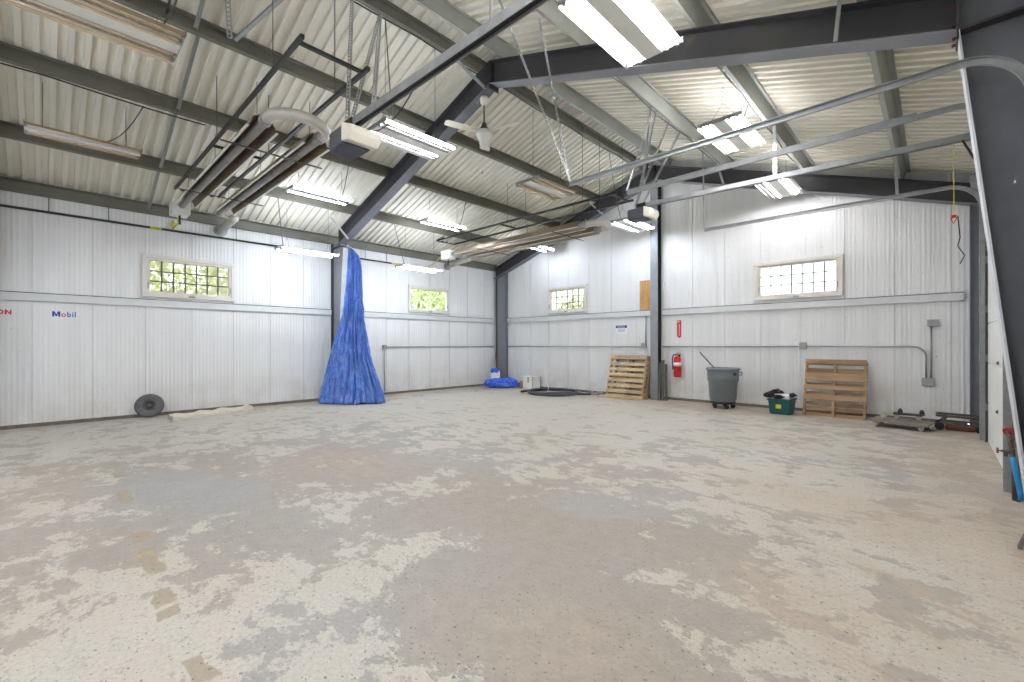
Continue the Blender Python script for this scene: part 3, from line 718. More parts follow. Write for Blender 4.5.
# gas pipe along the left wall
r = thing('gas_pipe', 'black gas pipe running high along the left wall under the eave strut', 'pipe', (XL + .06, 1.5, 3.7))
b = MB(); b.tube([(XL + .06, YF + .1, 3.7), (XL + .06, 4.85, 3.7)], .022, 8); b.build('pipe_run', M_dark, r, smooth=True)
for y in (.05, .82, 2.9):
    b = MB(); b.tube([(XL + .06, y, 3.72), (XL + .06, y, 3.97)], .007, 5); b.build('hook', M_wire, r)
b = MB(); b.tube([(XL + .06, 1.42, 3.7), (XL + .06, 1.6, 3.7)], .026, 8); b.build('tag', M_yellow, r)
b = MB(); b.tube([(XL + .06, 1.78, 3.7), (XL + .06, 1.78, 3.9)], .02, 8); b.box(XL + .04, XL + .1, 1.74, 1.82, 3.8, 3.85); b.build('shutoff_valve', M_yellow, r)
r = thing('gas_pipe', 'black gas pipe high on the left wall behind the tarp', 'pipe', (XL + .06, 6.4, 3.7))
b = MB(); b.tube([(XL + .06, 5.14, 3.7), (XL + .06, 7.8, 3.7), (XL + .1, 7.9, 3.72)], .022, 8); b.build('pipe_run', M_dark, r, smooth=True)
b = MB(); b.tube([(XL + .06, 6.75, 3.7), (XL + .06, 6.98, 3.7)], .026, 8); b.build('tag', M_yellow, r)
for y in (5.95, 6.6):
    b = MB(); b.tube([(XL + .06, y, 3.72), (XL + .06, y, 3.97)], .007, 5); b.build('hook', M_wire, r)

# ================================================================== DOOR OPENERS AND TRACKS
def perf(b, p, q, w=.034, side=(0, 1, 0)):
    """slotted angle strap"""
    p = V(p); q = V(q); d = (q - p).normalized(); u = V(side); u = (u - d * u.dot(d)).normalized(); L = (q - p).length; n = int(L / .06)
    for s in (-1, 1): b.bar(p + u * (s * w * .38), q + u * (s * w * .38), w * .3, .004, up=d.cross(u))
    for i in range(n + 1):
        c = p + d * (L * i / n); b.bar(c - u * w * .4, c + u * w * .4, .022, .0035, up=d.cross(u))
    v = d.cross(u); b.bar(p + u * w * .5 + v * w * .4, q + u * w * .5 + v * w * .4, w * .8, .004, up=u)
    return b
def strap(root, p, q, w=.034, mat=None):
    b = MB(); perf(b, p, q, w); return b.build('hanger_strap', mat or M_strap, root)
def opener(y, xo, z, xe, ze, label, straps):
    r = thing('door_opener', label, 'garage door opener', (xo, y, z))
    b = MB(); b.box(xo - .34, xo, y - .14, y + .14, z - .09, z + .1); b.build('motor_housing', M_opener, r, bevel=.02)
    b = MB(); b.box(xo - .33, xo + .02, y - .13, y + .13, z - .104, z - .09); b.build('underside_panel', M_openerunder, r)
    b = MB(); b.prism([(xo, y - .17, z - .09), (xo + .1, y - .15, z - .1), (xo + .13, y - .12, z - .02), (xo + .12, y - .12, z + .06), (xo, y - .17, z + .1)], (0, .33, 0)); b.build('light_lens', M_lens, r, bevel=.012)
    b = MB(); a = V((xo - .1, y, z + .16)); e = V((xe, y, ze))
    for s in (-1, 1): b.bar(a + V((0, s * .034, 0)), e + V((0, s * .034, 0)), .008, .075)
    b.bar(a + V((0, 0, .036)), e + V((0, 0, .036)), .07, .006); b.build('rail', M_galv, r)
    b = MB(); b.bar(a + V((0, 0, .0)), e, .055, .03); b.build('drive_chain', M_black, r)
    b = MB(); b.box(xo - .2, xo - .02, y - .05, y + .05, z + .1, z + .2); b.build('mounting_bracket', M_dark, r)
    for p, q in straps: strap(r, p, q)
    return r
op = opener(2.2, -4.28, 3.52, .5, 3.62, 'cream-lensed door opener hanging near the left heater bend', [((-5.42, 2.72, 5.86), (-4.5, 2.2, 3.72)), ((-5.42, 3.12, 5.86), (-4.46, 2.22, 3.72)), ((-5.42, 3.12, 5.86), (-3.95, 2.2, 3.74))])
b = MB(); b.tube([(-2.3, 2.2, 3.7), (-2.3, 2.2, roofz(-2.3) - .02)], .01, 6); b.build('hanger_rod', M_strap, op)
b = MB(); b.tube(sag((-4.2, 2.34, 3.6), (-3.6, 2.5, 4.0), .12) , .006, 5); b.build('power_cord', M_black, op)
op = opener(7.7, -3.86, 3.83, .5, 3.9, 'far door opener with white lens beside the middle gable column',
       [((-3.42, 7.1, 5.35), (-4.12, 7.74, 4.0)), ((-3.42, 8.1, 5.35), (-3.98, 7.7, 4.0)), ((-3.42, 7.6, 5.35), (-4.1, 7.66, 4.0)), ((-3.42, 6.9, 5.35), (-3.98, 7.72, 4.42)), ((-1.78, 7.72, 3.98), (-1.84, 7.95, 4.86)), ((-1.74, 7.68, 3.98), (-1.8, 7.85, 4.86))])
b = MB(); b.tube([(.165, 7.7, 3.9), (.168, 7.7, 2.98)], .004, 5); b.build('release_cord', M_yellow, op)
b = MB(); b.box(.145, .19, 7.69, 7.71, 2.95, 2.985); b.tube([(.14, 7.7, 2.95), (.165, 7.7, 2.88), (.195, 7.7, 2.95)], .006, 6); b.build('release_handle', M_red, op)
b = MB(); b.tube([(.2, 7.7, 2.97), (.22, 7.7, 2.7), (.2, 7.7, 2.6), (.26, 7.72, 2.48), (.22, 7.7, 2.38)], .006, 5); b.build('cord_tail', M_black, op)
b = MB(); b.bar((.24, 7.7, 3.88), (.36, 7.7, 3.58), .03, .02); b.build('door_arm', M_dark, op)
def track(y, inn, z, xend, label, straps, vx=.485, rad=.36):
    """vertical track, curve and horizontal track of a sectional door; inn points to the door's middle"""
    r = thing('door_track', label, 'door track', (vx, y, 0))
    path = [V((vx, y, .02)), V((vx, y, 1.5)), V((vx, y, z - rad))] + arc((vx - rad, y, z - rad), rad, 0, PI / 2, 12, (1, 0, 0), (0, 0, 1)) + [V((xend + 1.5, y, z)), V((xend, y, z))]
    def sweep(b, o0, o1, y0, y1):
        ring = []
        for i, p in enumerate(path):
            d = (path[min(i + 1, len(path) - 1)] - path[max(i - 1, 0)]).normalized(); n = V((d.z, 0, -d.x))
            ring.append([p + n * o + V((0, q, 0)) for o, q in ((o0, y0), (o1, y0), (o1, y1), (o0, y1))])
        base = len(b.v); 
        for g in ring: b.v += g
        for i in range(len(ring) - 1):
            for k in range(4): b.f.append((base + i * 4 + k, base + i * 4 + (k + 1) % 4, base + i * 4 + 4 + (k + 1) % 4, base + i * 4 + 4 + k))
        b.f.append((base + 3, base + 2, base + 1, base)); e = base + 4 * (len(ring) - 1); b.f.append((e, e + 1, e + 2, e + 3))
    b = MB(); sweep(b, -.026, .026, -.002, .002); y0, y1 = (0, inn * .03)
    sweep(b, -.028, -.024, min(y0, y1), max(y0, y1)); sweep(b, .024, .028, min(y0, y1), max(y0, y1)); b.build('channel', M_galv, r)
    b = MB(); b.bar((vx - .62, y - inn * .006, z + .036), (xend, y - inn * .006, z + .036), .006, .016); b.build('stiffening_angle', M_galv, r)
    for zz in (.5, 1.2, 1.9, 2.6):
        b = MB(); b.box(vx - .03, XD + .015, y - .01 - inn * .02, y + .01 - inn * .02, zz - .05, zz + .05); b.build('jamb_bracket', M_galv, r)
    b = MB(); b.bar((XD - .008, y - inn * .05, .0), (XD - .008, y - inn * .05, z - .3), .05, .045); b.build('jamb_angle', M_trim_dark, r)
    for p, q in straps: strap(r, p, q, .036)
    return r
track(4.69, -1, 3.47, -3.43, 'nearest curved door track, crossing the dark right-hand column', [((-3.43, 4.68, 3.53), (-3.46, 4.12, 5.36)), ((-3.43, 4.7, 3.53), (-3.46, 3.3, 5.36))])
track(6.17, 1, 3.73, -3.43, 'middle of the three door tracks, ending beside the far opener', [((-3.43, 6.17, 3.78), (-3.43, 7.05, 5.36))])
trd = track(9.23, -1, 3.71, -3.39, 'farthest door track, curving down beside the blue-grey corner column', [((-3.39, 9.24, 3.76), (-3.42, 9.24, 5.36))])
track(-.41, 1, 3.5, -3.43, 'door track behind the viewpoint', [])
b = MB(); b.box(.37, .5, 9.3, 9.306, 3.58, 3.88); b.box(.37, .5, 9.27, 9.3, 3.86, 3.88); b.build('bearing_plate', M_galv, trd)
r = thing('torsion_shaft', 'steel spring shaft across the top of the right-hand door', 'shaft', (.45, 7.7, 3.68))
b = MB(); b.tube([(.45, 6.1, 3.68), (.45, 9.35, 3.68)], .016, 8); b.build('shaft', M_galv, r)
for ya, yb2 in ((6.6, 7.5), (7.9, 8.8)):
    b = MB(); b.tube([(.45, ya, 3.68), (.45, yb2, 3.68)], .045, 12); b.build('spring', M_dark, r)
for y in (6.2, 9.22):
    b = MB(); b.tube([(.45, y - .04, 3.68), (.45, y + .04, 3.68)], .07, 14); b.build('cable_drum', M_galv, r)
# loose straps
b = MB(); perf(b, (-.63, 4.86, 4.11), (-.585, 4.86, 4.6), .04); tag(b.build('loose_strap', M_strap), 'short white slotted strap hanging in front of the big dark rafter', 'strap')
b = MB(); perf(b, (-6.72, 1.68, 5.44), (-5.42, 1.3, 5.86), .06); tag(b.build('loose_strap', M_strap), 'white slotted strap by the ridge at the top left', 'strap')
b = MB(); b.bar((-6.72, 1.74, 5.44), (-5.42, 2.2, 5.86), .05, .03); tag(b.build('brace_bar', M_galv), 'plain pale bar beside the white slotted strap at the top left', 'brace')

# ================================================================== CEILING FAN
fx, fy, fz = -5.41, 5.02, 4.9
r = thing('ceiling_fan', 'white three-blade ceiling fan hanging below the roof peak', 'fan', (fx, fy, fz))
T = Matrix.Translation((fx, fy, 0))
b = MB(); b.lathe([(.001, 5.5), (.06, 5.5), (.075, 5.47), (.06, 5.39), (.02, 5.36), (.001, 5.36)], 18, T); b.build('canopy', M_cream, r, smooth=True)
b = MB(); b.tube([(fx, fy, 5.4), (fx, fy, 5.02)], .012, 8); b.build('downrod', M_iron, r)
b = MB(); b.lathe([(.001, 5.07), (.03, 5.07), (.05, 5.0), (.085, 4.96), (.085, 4.93), (.001, 4.93)], 20, T); b.build('coupling', M_iron, r, smooth=True)
b = MB(); b.lathe([(.001, 4.935), (.12, 4.93), (.15, 4.89), (.13, 4.84), (.085, 4.79), (.07, 4.66), (.04, 4.64), (.001, 4.64)], 24, T); b.build('motor_housing', M_white, r, smooth=True)
Rv = V((.724, .689, 0)); Fv = V((-.689, .724, 0))
for a in (-150, -30, 90):
    d = Rv * math.cos(math.radians(a)) + Fv * math.sin(math.radians(a)); s = V((-d.y, d.x, 0)); c = V((fx, fy, 4.91)); b = MB()
    n = [(.14, .02), (.22, .055), (.5, .07), (.66, .062), (.69, .03)]
    top = [c + d * q + s * w + V((0, 0, .012)) for q, w in n] + [c + d * q - s * w - V((0, 0, .012)) for q, w in reversed(n)]
    b.prism(top, (0, 0, .008)); bl = b.build('blade', M_cream, r)
    b = MB(); b.bar(c + d * .1, c + d * .24, .04, .012); b.build('blade_iron', M_cream, bl)

# cables clipped along two purlins
b = MB(); b.tube([(-5.42, y, roofz(-5.46) - .235 - .03 * abs(math.sin(y * 1.7))) for y in [YF + .2 + i * .25 for i in range(62)]], .011, 6)
tag(b.build('cable', M_dark, smooth=True), 'dark cable sagging along the lip of the left ridge purlin', 'cable')
b = MB(); b.tube([(-8.33, y, roofz(-8.36) - .235 - .03 * abs(math.sin(y * 1.3))) for y in [YF + .2 + i * .25 for i in range(28)]], .011, 6)
tag(b.build('cable', M_dark, smooth=True), 'dark cable along the second left purlin, ending near the heater frame', 'cable')
b = MB(); b.tube([(-3.42, y, roofz(-3.46) - .25 - .05 * abs(math.sin(y * 1.5))) for y in [5.2 + i * .2 for i in range(26)]], .011, 6)
tag(b.build('cable', M_wire, smooth=True), 'grey cable looped below the first purlin right of the ridge', 'cable')
b = MB(); b.tube([(-1.92, y, roofz(-1.94) - .25 - .05 * abs(math.sin(y * 1.9))) for y in [5.2 + i * .2 for i in range(26)]], .011, 6)
tag(b.build('cable', M_wire, smooth=True), 'grey cable looped along the purlin above the second bright fixture', 'cable')

# ================================================================== WALL ELECTRICS AND SIGNS
def wbox(P, u, z, w, h, d, name, label, mat=None, screws=True):
    b = MB(); a = V(P(u - w / 2, -.001, z - h / 2)); q = V(P(u + w / 2, -d, z + h / 2))
    b.box(min(a.x, q.x), max(a.x, q.x), min(a.y, q.y), max(a.y, q.y), a.z, q.z); r = b.build(name, mat or M_conduit, bevel=.006); tag(r, label, 'electrical box')
    b = MB(); a = V(P(u - w * .3, -d, z - h * .3)); q = V(P(u + w * .3, -d - .006, z + h * .3))
    b.box(min(a.x, q.x), max(a.x, q.x), min(a.y, q.y), max(a.y, q.y), a.z, q.z); b.build('cover_plate', M_galv, r)
    return r
def conduit(pts, label):
    b = MB(); b.tube(pts, .0135, 8); return tag(b.build('conduit', M_conduit, smooth=True), label, 'conduit')
o = .03
conduit([(XL + o, 6.62, 1.335), (XL + o, 10.78, 1.335)], 'thin horizontal conduit on the left wall right of the tarp')
conduit([(XL + o, 6.55, 1.27), (XL + o, 6.55, .1)], 'vertical conduit dropping to the floor just right of the tarp')
wbox(PL, 6.55, 1.335, .12, .12, .06, 'junction_box', 'small round-cornered junction box on the left wall right of the tarp')
conduit([(-10.55, YB - o, 1.34), (-5.65, YB - o, 1.34)], 'thin horizontal conduit on the gable wall left of the middle column')
wbox(PB, -5.57, 1.375, .14, .12, .06, 'outlet_box', 'outlet box on the gable wall just left of the middle column')
conduit([(-5.52, YB - o, 1.44), (-5.52, YB - o, 2.15)], 'short vertical conduit rising to the girt beside the middle column')
conduit([(-5.05, YB - o, 1.345), (-2.08, YB - o, 1.35)], 'horizontal conduit above the fire extinguisher and trash can')
wbox(PB, -2.0, 1.37, .12, .14, .06, 'outlet_box', 'outlet box on the gable wall above the right-hand pallet')
conduit([(-1.93, YB - o, 1.355), (-.3, YB - o, 1.355)] + arc((-.3, YB - o, 1.175), .18, PI / 2, 0, 8, (1, 0, 0), (0, 0, 1)) + [(-.12, YB - o, .79)], 'conduit that bends down to the low box beside the corner column')
wbox(PB, -.095, .72, .16, .14, .07, 'outlet_box', 'low outlet box at the foot of two conduits near the corner column')
conduit([(-.055, YB - o, .79), (-.055, YB - o, 1.71)], 'vertical conduit rising to the upper box near the corner column')
wbox(PB, -.03, 1.775, .15, .12, .07, 'switch_box', 'upper switch box near the corner column, under the girt')
# signs
MB_ = Matrix(((1, 0, 0), (0, 0, -1), (0, 1, 0)))          # text facing -Y on the gable wall
MY_ = Matrix(((0, 0, 1), (1, 0, 0), (0, 1, 0)))           # text facing +X on the left wall
r = thing('notice_sign', 'white notice sign with blue header on the gable wall', 'sign', (-6.25, YB, 1.7))
b = MB(); b.box(-6.42, -6.08, YB - .006, YB - .001, 1.69, 1.92); b.build('plate', M_signwhite, r)
b = MB(); b.box(-6.42, -6.08, YB - .008, YB - .006, 1.85, 1.92); b.build('header', M_blue, r)
text_mesh('NOTICE', .062, Matrix.Translation((-6.37, YB - .009, 1.862)) @ MB_.to_4x4(), M_signwhite, r)
b = MB()
for i, (z, w) in enumerate(((1.815, .22), (1.785, .24), (1.755, .2))): b.box(-6.25 - w / 2, -6.25 + w / 2, YB - .0075, YB - .006, z - .006, z + .006)
b.build('small_print', M_conduit, r)
r = thing('extinguisher_sign', 'narrow red sign on the gable wall above the fire extinguisher', 'sign', (-4.635, YB, 1.56))
b = MB(); b.prism([(-4.69, YB - .005, 2.0), (-4.69, YB - .005, 1.6), (-4.635, YB - .005, 1.555), (-4.58, YB - .005, 1.6), (-4.58, YB - .005, 2.0)], (0, .004, 0)); b.build('plate', M_signred, r)
text_mesh('FIRE', .044, Matrix.Translation((-4.685, YB - .006, 1.945)) @ MB_.to_4x4(), M_signwhite, r)
Mr = Matrix.Translation((-4.615, YB - .006, 1.62)) @ MB_.to_4x4() @ Matrix.Rotation(PI / 2, 4, 'Z')
text_mesh('EXTINGUISHER', .042, Mr, M_signwhite, r)
def wall_word(name, label, parts, y, z, size, sx, end=None):
    r = thing(name, label, 'lettering', (XL, y, z)); p = y
    for s, m in parts:
        t = text_mesh(s, size, Matrix.Translation((XL + .001, p, z)) @ MY_.to_4x4(), m, r, 'letter', .002, .0022, sx * (1.3 if s == 'M' else 1))
        wd = max(v.co.y for v in t.data.vertices) + WORLD[r].y; p = wd + size * .09
    if end is not None and end > -9:
        d = end - (p - size * .09); r.location.y += d; WORLD[r] = V(r.location)
    return r
M_logoblue = paint('logo_blue', (28, 58, 150), .5); M_logored = paint('logo_red', (212, 44, 44), .5)
wl = wall_word('wall_lettering', 'blue wall lettering with a red letter o, under the left girt', [('o', M_logored), ('b', M_logoblue), ('i', M_logoblue), ('l', M_logoblue)], .2, 1.90, .13, .84)
mw, mh, ms = .1, .092, .026; pm_ = [(0, 0), (0, mh), (ms * 1.1, mh), (mw / 2, mh * .42), (mw - ms * 1.1, mh), (mw, mh), (mw, 0), (mw - ms, 0), (mw - ms, mh * .55), (mw / 2 + .006, 0.004), (mw / 2 - .006, 0.004), (ms, mh * .55), (ms, 0)]
b = MB(); b.prism([(XL + .001, .089 + u, 1.90 + v) for u, v in pm_], (.002, 0, 0)); b.build('letter', M_logoblue, wl)
wr = wall_word('wall_lettering', 'red wall lettering cut off by the left edge', [(c, M_logored) for c in 'EXX'], -1.0, 1.912, .105, .9, -.562)
lh = .077
def glyph(u0, pts):
    b = MB(); b.prism([(XL + .001, u0 + u, 1.912 + v) for u, v in pts], (.002, 0, 0)); return b
ow = .078; k = 20
b = MB()
for i in range(k):
    a0, a1 = 2 * PI * i / k, 2 * PI * (i + 1) / k
    def e(r, a): return (XL + .001, -.507 + ow / 2 * r * math.cos(a) * .98, 1.912 + lh / 2 + lh / 2 * (r if r == 1 else r - .12) * math.sin(a))
    b.prism([e(1, a0), e(1, a1), e(.6, a1), e(.6, a0)], (.002, 0, 0))
b.build('letter', M_logored, wr)
s_ = .02; nw = .074
glyph(-.383 - nw, [(0, 0), (0, lh), (s_, lh), (nw - s_, lh * .36), (nw - s_, lh), (nw, lh), (nw, 0), (nw - s_, 0), (s_, lh * .64), (s_, 0)]).build('letter', M_logored, wr)
b = MB(); b.tube([(-6.56, .46, 5.42), (-6.75, .5, 5.36), (-6.7, .62, 5.36), (-6.5, .8, 5.42), (-6.42, .9, 5.46), (-6.4, 1.0, 5.5), (-6.6, 1.03, 5.5), (-6.95, 1.04, 5.5)], .012, 6); b.tube([(-6.6, .45, 5.4), (-6.62, .6, 5.36), (-6.5, .75, 5.36), (-6.42, .88, 5.44)], .012, 6)
tag(b.build('cable', M_dark, smooth=True), 'loops of black cable hanging beside the top left unlit fixture', 'cable')

# ================================================================== THINGS ALONG THE WALLS
# hanging tarp: gathered at the top, flared at the floor
def tarp():
    r = thing('blue_tarp', 'tall blue tarp hanging in folds from the left column down to the floor', 'tarp', (-10.3, 5.15, 0))
    def pt(px, d): return Fv * d + Rv * ((px - 512) / 444.67 * d)
    rows = [(3.72, 350, .03, .04), (3.66, 351.5, .07, .06), (3.55, 353.5, .12, .085), (3.3, 354.5, .165, .1), (2.9, 354.2, .18, .11), (2.5, 353.7, .205, .12), (2.14, 353.2, .24, .13), (1.8, 352, .31, .14), (1.48, 351, .385, .16), (1.0, 350.3, .50, .18), (.6, 351, .62, .21), (.3, 352, .71, .24), (.03, 352, .77, .28), (.015, 352, .74, .25)]
    zs = []; 
    for i in range(len(rows) - 1):
        n = 9 if rows[i][0] - rows[i + 1][0] > .15 else 2
        for k in range(n): zs.append(tuple(rows[i][j] * (1 - k / n) + rows[i + 1][j] * k / n for j in range(4)))
    zs.append(rows[-1]); N = 420; b = MB()
    for (z, px, hw, hd) in zs:
        d = 10.66; c = pt(px, d); f = 0
        amp = .04 + .085 * min(1, (3.7 - z) / 3.2)
        for k in range(N):
            a = 2 * PI * k / N + .12 * noise.noise(V((k * .03, z * .8, 2))); ca, sa = math.cos(a), math.sin(a)
            def rdg(fr, s, zf): return 1 - 2 * abs(noise.noise(V((ca * fr + s, sa * fr, z * zf + s))))
            w = a * 13 + 1.1 * math.sin(z * .8 + 2 * a) + 2.6 * noise.noise(V((ca * 1.4, sa * 1.4, z * .45)))
            pl = abs(math.sin(w)) ** .7; gate = .55 + .9 * noise.noise(V((ca * 2.2, sa * 2.2, z * .6 + 7)))
            fold = 1.5 * gate * (pl - .62) + .5 * (rdg(8, 9, 1.3) - .6) + .5 * (rdg(4.5, 13, 2.4) - .6) + .25 * (rdg(17, 3, 2.0) - .6)
            q = c + Rv * (ca * hw) + Fv * (sa * hd) + (Rv * ca * .45 + Fv * sa) * (fold * amp * (1 if z < 3.5 else .5))
            zz = z + (.05 * max(0, noise.noise(V((ca * 3, sa * 3, 9)))) if z < .06 else 0)
            b.v.append(V((q.x, q.y, zz)))
    for i in range(len(zs) - 1):
        for k in range(N): b.f.append((i * N + k, i * N + (k + 1) % N, (i + 1) * N + (k + 1) % N, (i + 1) * N + k))
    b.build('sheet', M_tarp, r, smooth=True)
    b = MB(); c = pt(349.5, 10.66); b.tube([(c.x, c.y, 3.72), (-10.42, 5.02, 3.82), (-10.46, 4.96, 3.84)], .012, 6); b.lathe([(.001, 3.68), (.05, 3.69), (.06, 3.72), (.04, 3.75), (.001, 3.76)], 12, Matrix.Translation((c.x, c.y, 0))); b.build('tie_rope', M_strap, r)
tarp()

# wheel leaning on the left wall
r = thing('tire', 'dusty black tire leaning against the left wall', 'tire', (0, 0, 0))
b = MB(); b.lathe([(.1, .035), (.135, .05), (.17, .054), (.2, .046), (.222, .028), (.23, 0), (.222, -.028), (.2, -.046), (.17, -.054), (.1, -.04)], 40); b.build('tread', M_rubber, r, smooth=True)
b = MB(); b.lathe([(.001, .02), (.022, .022), (.04, .012), (.05, -.012), (.07, -.012), (.085, .02), (.1, .04), (.108, .03), (.1, -.03), (.001, -.03)], 32); b.build('hub', M_iron, r, smooth=True)
b = MB(); b.lathe([(.15, .053), (.155, .059), (.16, .054)], 40); b.lathe([(.19, .05), (.195, .055), (.2, .047)], 40); b.build('sidewall_rib', M_rubber, r, smooth=True)
q = V((0, 0, 1)).rotation_difference(V((1, -.22, .3)).normalized()).to_matrix().to_4x4(); place(r, (XL + .125, 1.4, .222), M=q)

# folded burlap strip
b = MB(); nu, nv = 60, 12
def bz(u, v): return .045 + .02 * noise.noise(V((u * 9, v * 3, 1))) + (.05 * max(0, 1 - abs(u - .93) / .09) if v > .3 else .01) + .014 * math.sin(u * 21 + v * 2)
top = []
for i in range(nu + 1):
    u = i / nu; w = .24 - .04 * u; cx = -10.42 - .33 * u + .03 * math.sin(u * 7); cy = 1.63 + 1.47 * u
    for j in range(nv + 1):
        v = j / nv; e = 1 - .0 * abs(v - .5); x = cx + (v - .5) * 2 * w * (1 - .5 * max(0, u - .85) / .15) + .012 * noise.noise(V((u * 14, v * 5, 4)))
        b.v.append(V((x, cy + .02 * noise.noise(V((v * 6, u, 2))), max(.03, bz(u, v) + .012))))
for i in range(nu):
    for j in range(nv): a = i * (nv + 1) + j; b.f.append((a, a + 1, a + nv + 2, a + nv + 1))
n0 = len(b.v); b.v += [V((p.x, p.y, .002)) for p in b.v[:n0]]
for i in range(nu):
    for j in (0, nv):
        a = i * (nv + 1) + j; b.f.append((a, a + nv + 1, n0 + a + nv + 1, n0 + a))
for i in (0, nu):
    for j in range(nv): a = i * (nv + 1) + j; b.f.append((a, a + 1, n0 + a + 1, n0 + a))
for i in range(nu):
    for j in range(nv): a = n0 + i * (nv + 1) + j; b.f.append((a, a + 1, a + nv + 2, a + nv + 1))
tag(b.build('folded_sack', M_burlap, smooth=False), 'folded cream sackcloth strip on the floor beside the left wall', 'cloth')

# corner heap
Mh = Matrix.Rotation(.7607, 4, 'Z')
b = MB(); lump(b, (-10.28, 10.1, .13), (.36, .24, .14), 3, .4, 2.2, 5, .015, Mh); lump(b, (-9.98, 10.42, .14), (.3, .22, .16), 8, .45, 2.4, 5, .015, Mh)
b = MB(); vs = []
import bmesh
t = bmesh.new(); bmesh.ops.create_icosphere(t, subdivisions=6, radius=1)
for q in t.verts:
    n = q.co.normalized(); k = 1 + .28 * noise.noise(n * 2.1 + V((5, 0, 0))) + .16 * abs(noise.noise(n * 5.2)) + .08 * noise.noise(n * 11)
    p = V((n.x * .54, n.y * .25, n.z * .16)) * k
    p.z += .05 * (1 if n.x > .35 and n.z > 0 else 0) * max(0, n.z); p.z = max(p.z, -.13); p = Mh @ p; b.v.append(p + V((-10.2, 10.22, .135)))
b.f = [tuple(v.index for v in f.verts) for f in t.faces]; t.free()
tag(b.build('crumpled_tarp', M_tarp_floor, smooth=False), 'small bright blue tarp crumpled on the floor in the far left corner', 'tarp')
r = thing('sack', 'white sack with blue print slumped in the corner behind the blue tarp', 'sack', (-10.78, 10.42, 0))
b = MB(); lump(b, (-10.72, 10.45, .3), (.16, .13, .33), 21, .22, 2.2, 4, .03, Mh); b.build('bag', M_signwhite, r, smooth=True)
b = MB(); lump(b, (-10.72, 10.44, .52), (.15, .135, .11), 5, .2, 2.5, 3, .0, Mh); b.build('printed_top', M_tarp_floor, r, smooth=True)
b = MB(); b.tube([(-10.8, 10.62, .01), (-10.9, 10.66, 1.12)], .026, 8); tag(b.build('broom_pole', M_rust, smooth=True), 'thin brown pole standing in the far left corner', 'pole')
# white carton
r = thing('carton', 'white open carton on the floor behind the black hose coil', 'box', (-9.3, 10.66, 0))
M_card = paint('white_card', (236, 233, 224), .8, var=.05)
b = MB(); x0, x1, y0, y1 = -9.5, -9.1, 10.48, 10.86
for q in ((x0, x1, y0, y0 + .012), (x0, x1, y1 - .012, y1), (x0, x0 + .012, y0, y1), (x1 - .012, x1, y0, y1)): b.box(*q, .004, .38)
b.box(x0, x1, y0, y1, .001, .012); b.build('body', M_card, r)
b = MB(); b.box(x0 - .06, x1 + .02, y0 - .05, y1, .382, .392); b.build('lid', M_card, r)
b = MB(); b.box(x1 - .21, x1 - .14, y0 - .003, y0, .2, .38); b.build('tape', M_conduit, r)
b = MB(); lump(b, (-9.72, 10.72, .12), (.12, .1, .12), 31, .3, 2.6, 3, .01); tag(b.build('rag', paint('tan_rag', (208, 160, 122), .9)), 'small tan rag heap between the blue tarp and the white carton', 'rag')

# hose coil
M_hose = paint('worn_hose', (66, 67, 70), .6, var=.2)
r = thing('hose_coil', 'black hose coiled in a ring on the floor near the gable wall', 'hose', (-8.0, 9.85, 0))
cx, cy = -7.88, 10.02; b = MB(); pts = []; n = 5
for i in range(n * 40 + 1):
    a = 2 * PI * i / 40; k = i / 40; rad = .70 + .05 * math.sin(k * 2.1) + .035 * math.sin(a * .7 + k); z = .03 + .014 * (k % 3) + .012 * math.sin(a * 2.3 + k * 1.7) + .012
    pts.append((cx + rad * math.cos(a + .4), cy + rad * math.sin(a + .4) * .98, z))
pts += [(cx + .8, cy + .05, .05), (cx + 1.0, cy + .35, .03)]
pts = [(cx - .95, cy - .5, .06), (cx - .75, cy - .55, .05)] * 0 + pts
b.tube(pts, .026, 8); b.build('hose', M_hose, r, smooth=True)
b = MB(); b.tube([(cx - .5, cy - .38, .07), (cx - .62, cy - .5, .07), (cx - .78, cy - .55, .045)], .03, 8); b.build('hose_end', M_dark, r, smooth=True)
b = MB(); q = V((cx + .25, cy - .58, .0)); b.tube(arc((q.x, q.y + .02, .07), .075, 0, 2 * PI, 12, (0, 1, 0), (0, 0, 1)), .008, 5); b.tube([(q.x, q.y, .14), (q.x + .02, q.y, .36)], .007, 5); b.box(q.x - .04, q.x + .02, q.y - .075, q.y - .065, .04, .1); b.build('tie', M_signwhite, r)
# metal part on the floor
r = thing('metal_fitting', 'small pale metal fitting on the floor left of the leaning pallets', 'fitting', (-6.85, 10.55, 0))
b = MB(); b.box(-7.05, -6.75, 10.5, 10.62, .004, .05); b.build('plate', M_galv, r, bevel=.008)
b = MB(); b.tube([(-6.8, 10.56, .075), (-6.6, 10.6, .05)], .03, 10); b.tube([(-7.1, 10.6, .1), (-6.9, 10.55, .085)], .022, 8); b.build('pipe_stub', M_conduit, r)

# pallets
def pallet(label, W, H, front, back, mat, loc, rz, tilt, seed, notch=True):
    r = thing('pallet', label, 'pallet', (0, 0, 0)); rnd = random.Random(seed); D = .12
    for x in (.02, W / 2, W - .02):
        b = MB(); b.box(x - .019, x + .019, .016, D - .016, 0, H); b.build('stringer', mat, r, bevel=.004)
    for lst, y0, y1 in ((front, 0, .016), (back, D - .016, D)):
        for (z0, z1) in lst:
            b = MB(); e = rnd.uniform(-.008, .01); b.box(e, W + rnd.uniform(-.01, .012), y0, y1, z0 * H + rnd.uniform(0, .004), z1 * H); b.build('board', mat, r, bevel=.003)
    return place(r, loc, M=Matrix.Rotation(math.radians(rz), 4, 'Z') @ Matrix.Rotation(math.radians(-tilt), 4, 'X'))
full = [(.0, .085), (.125, .205), (.25, .335), (.375, .455), (.5, .58), (.625, .705), (.75, .83), (.9, 1.0)]
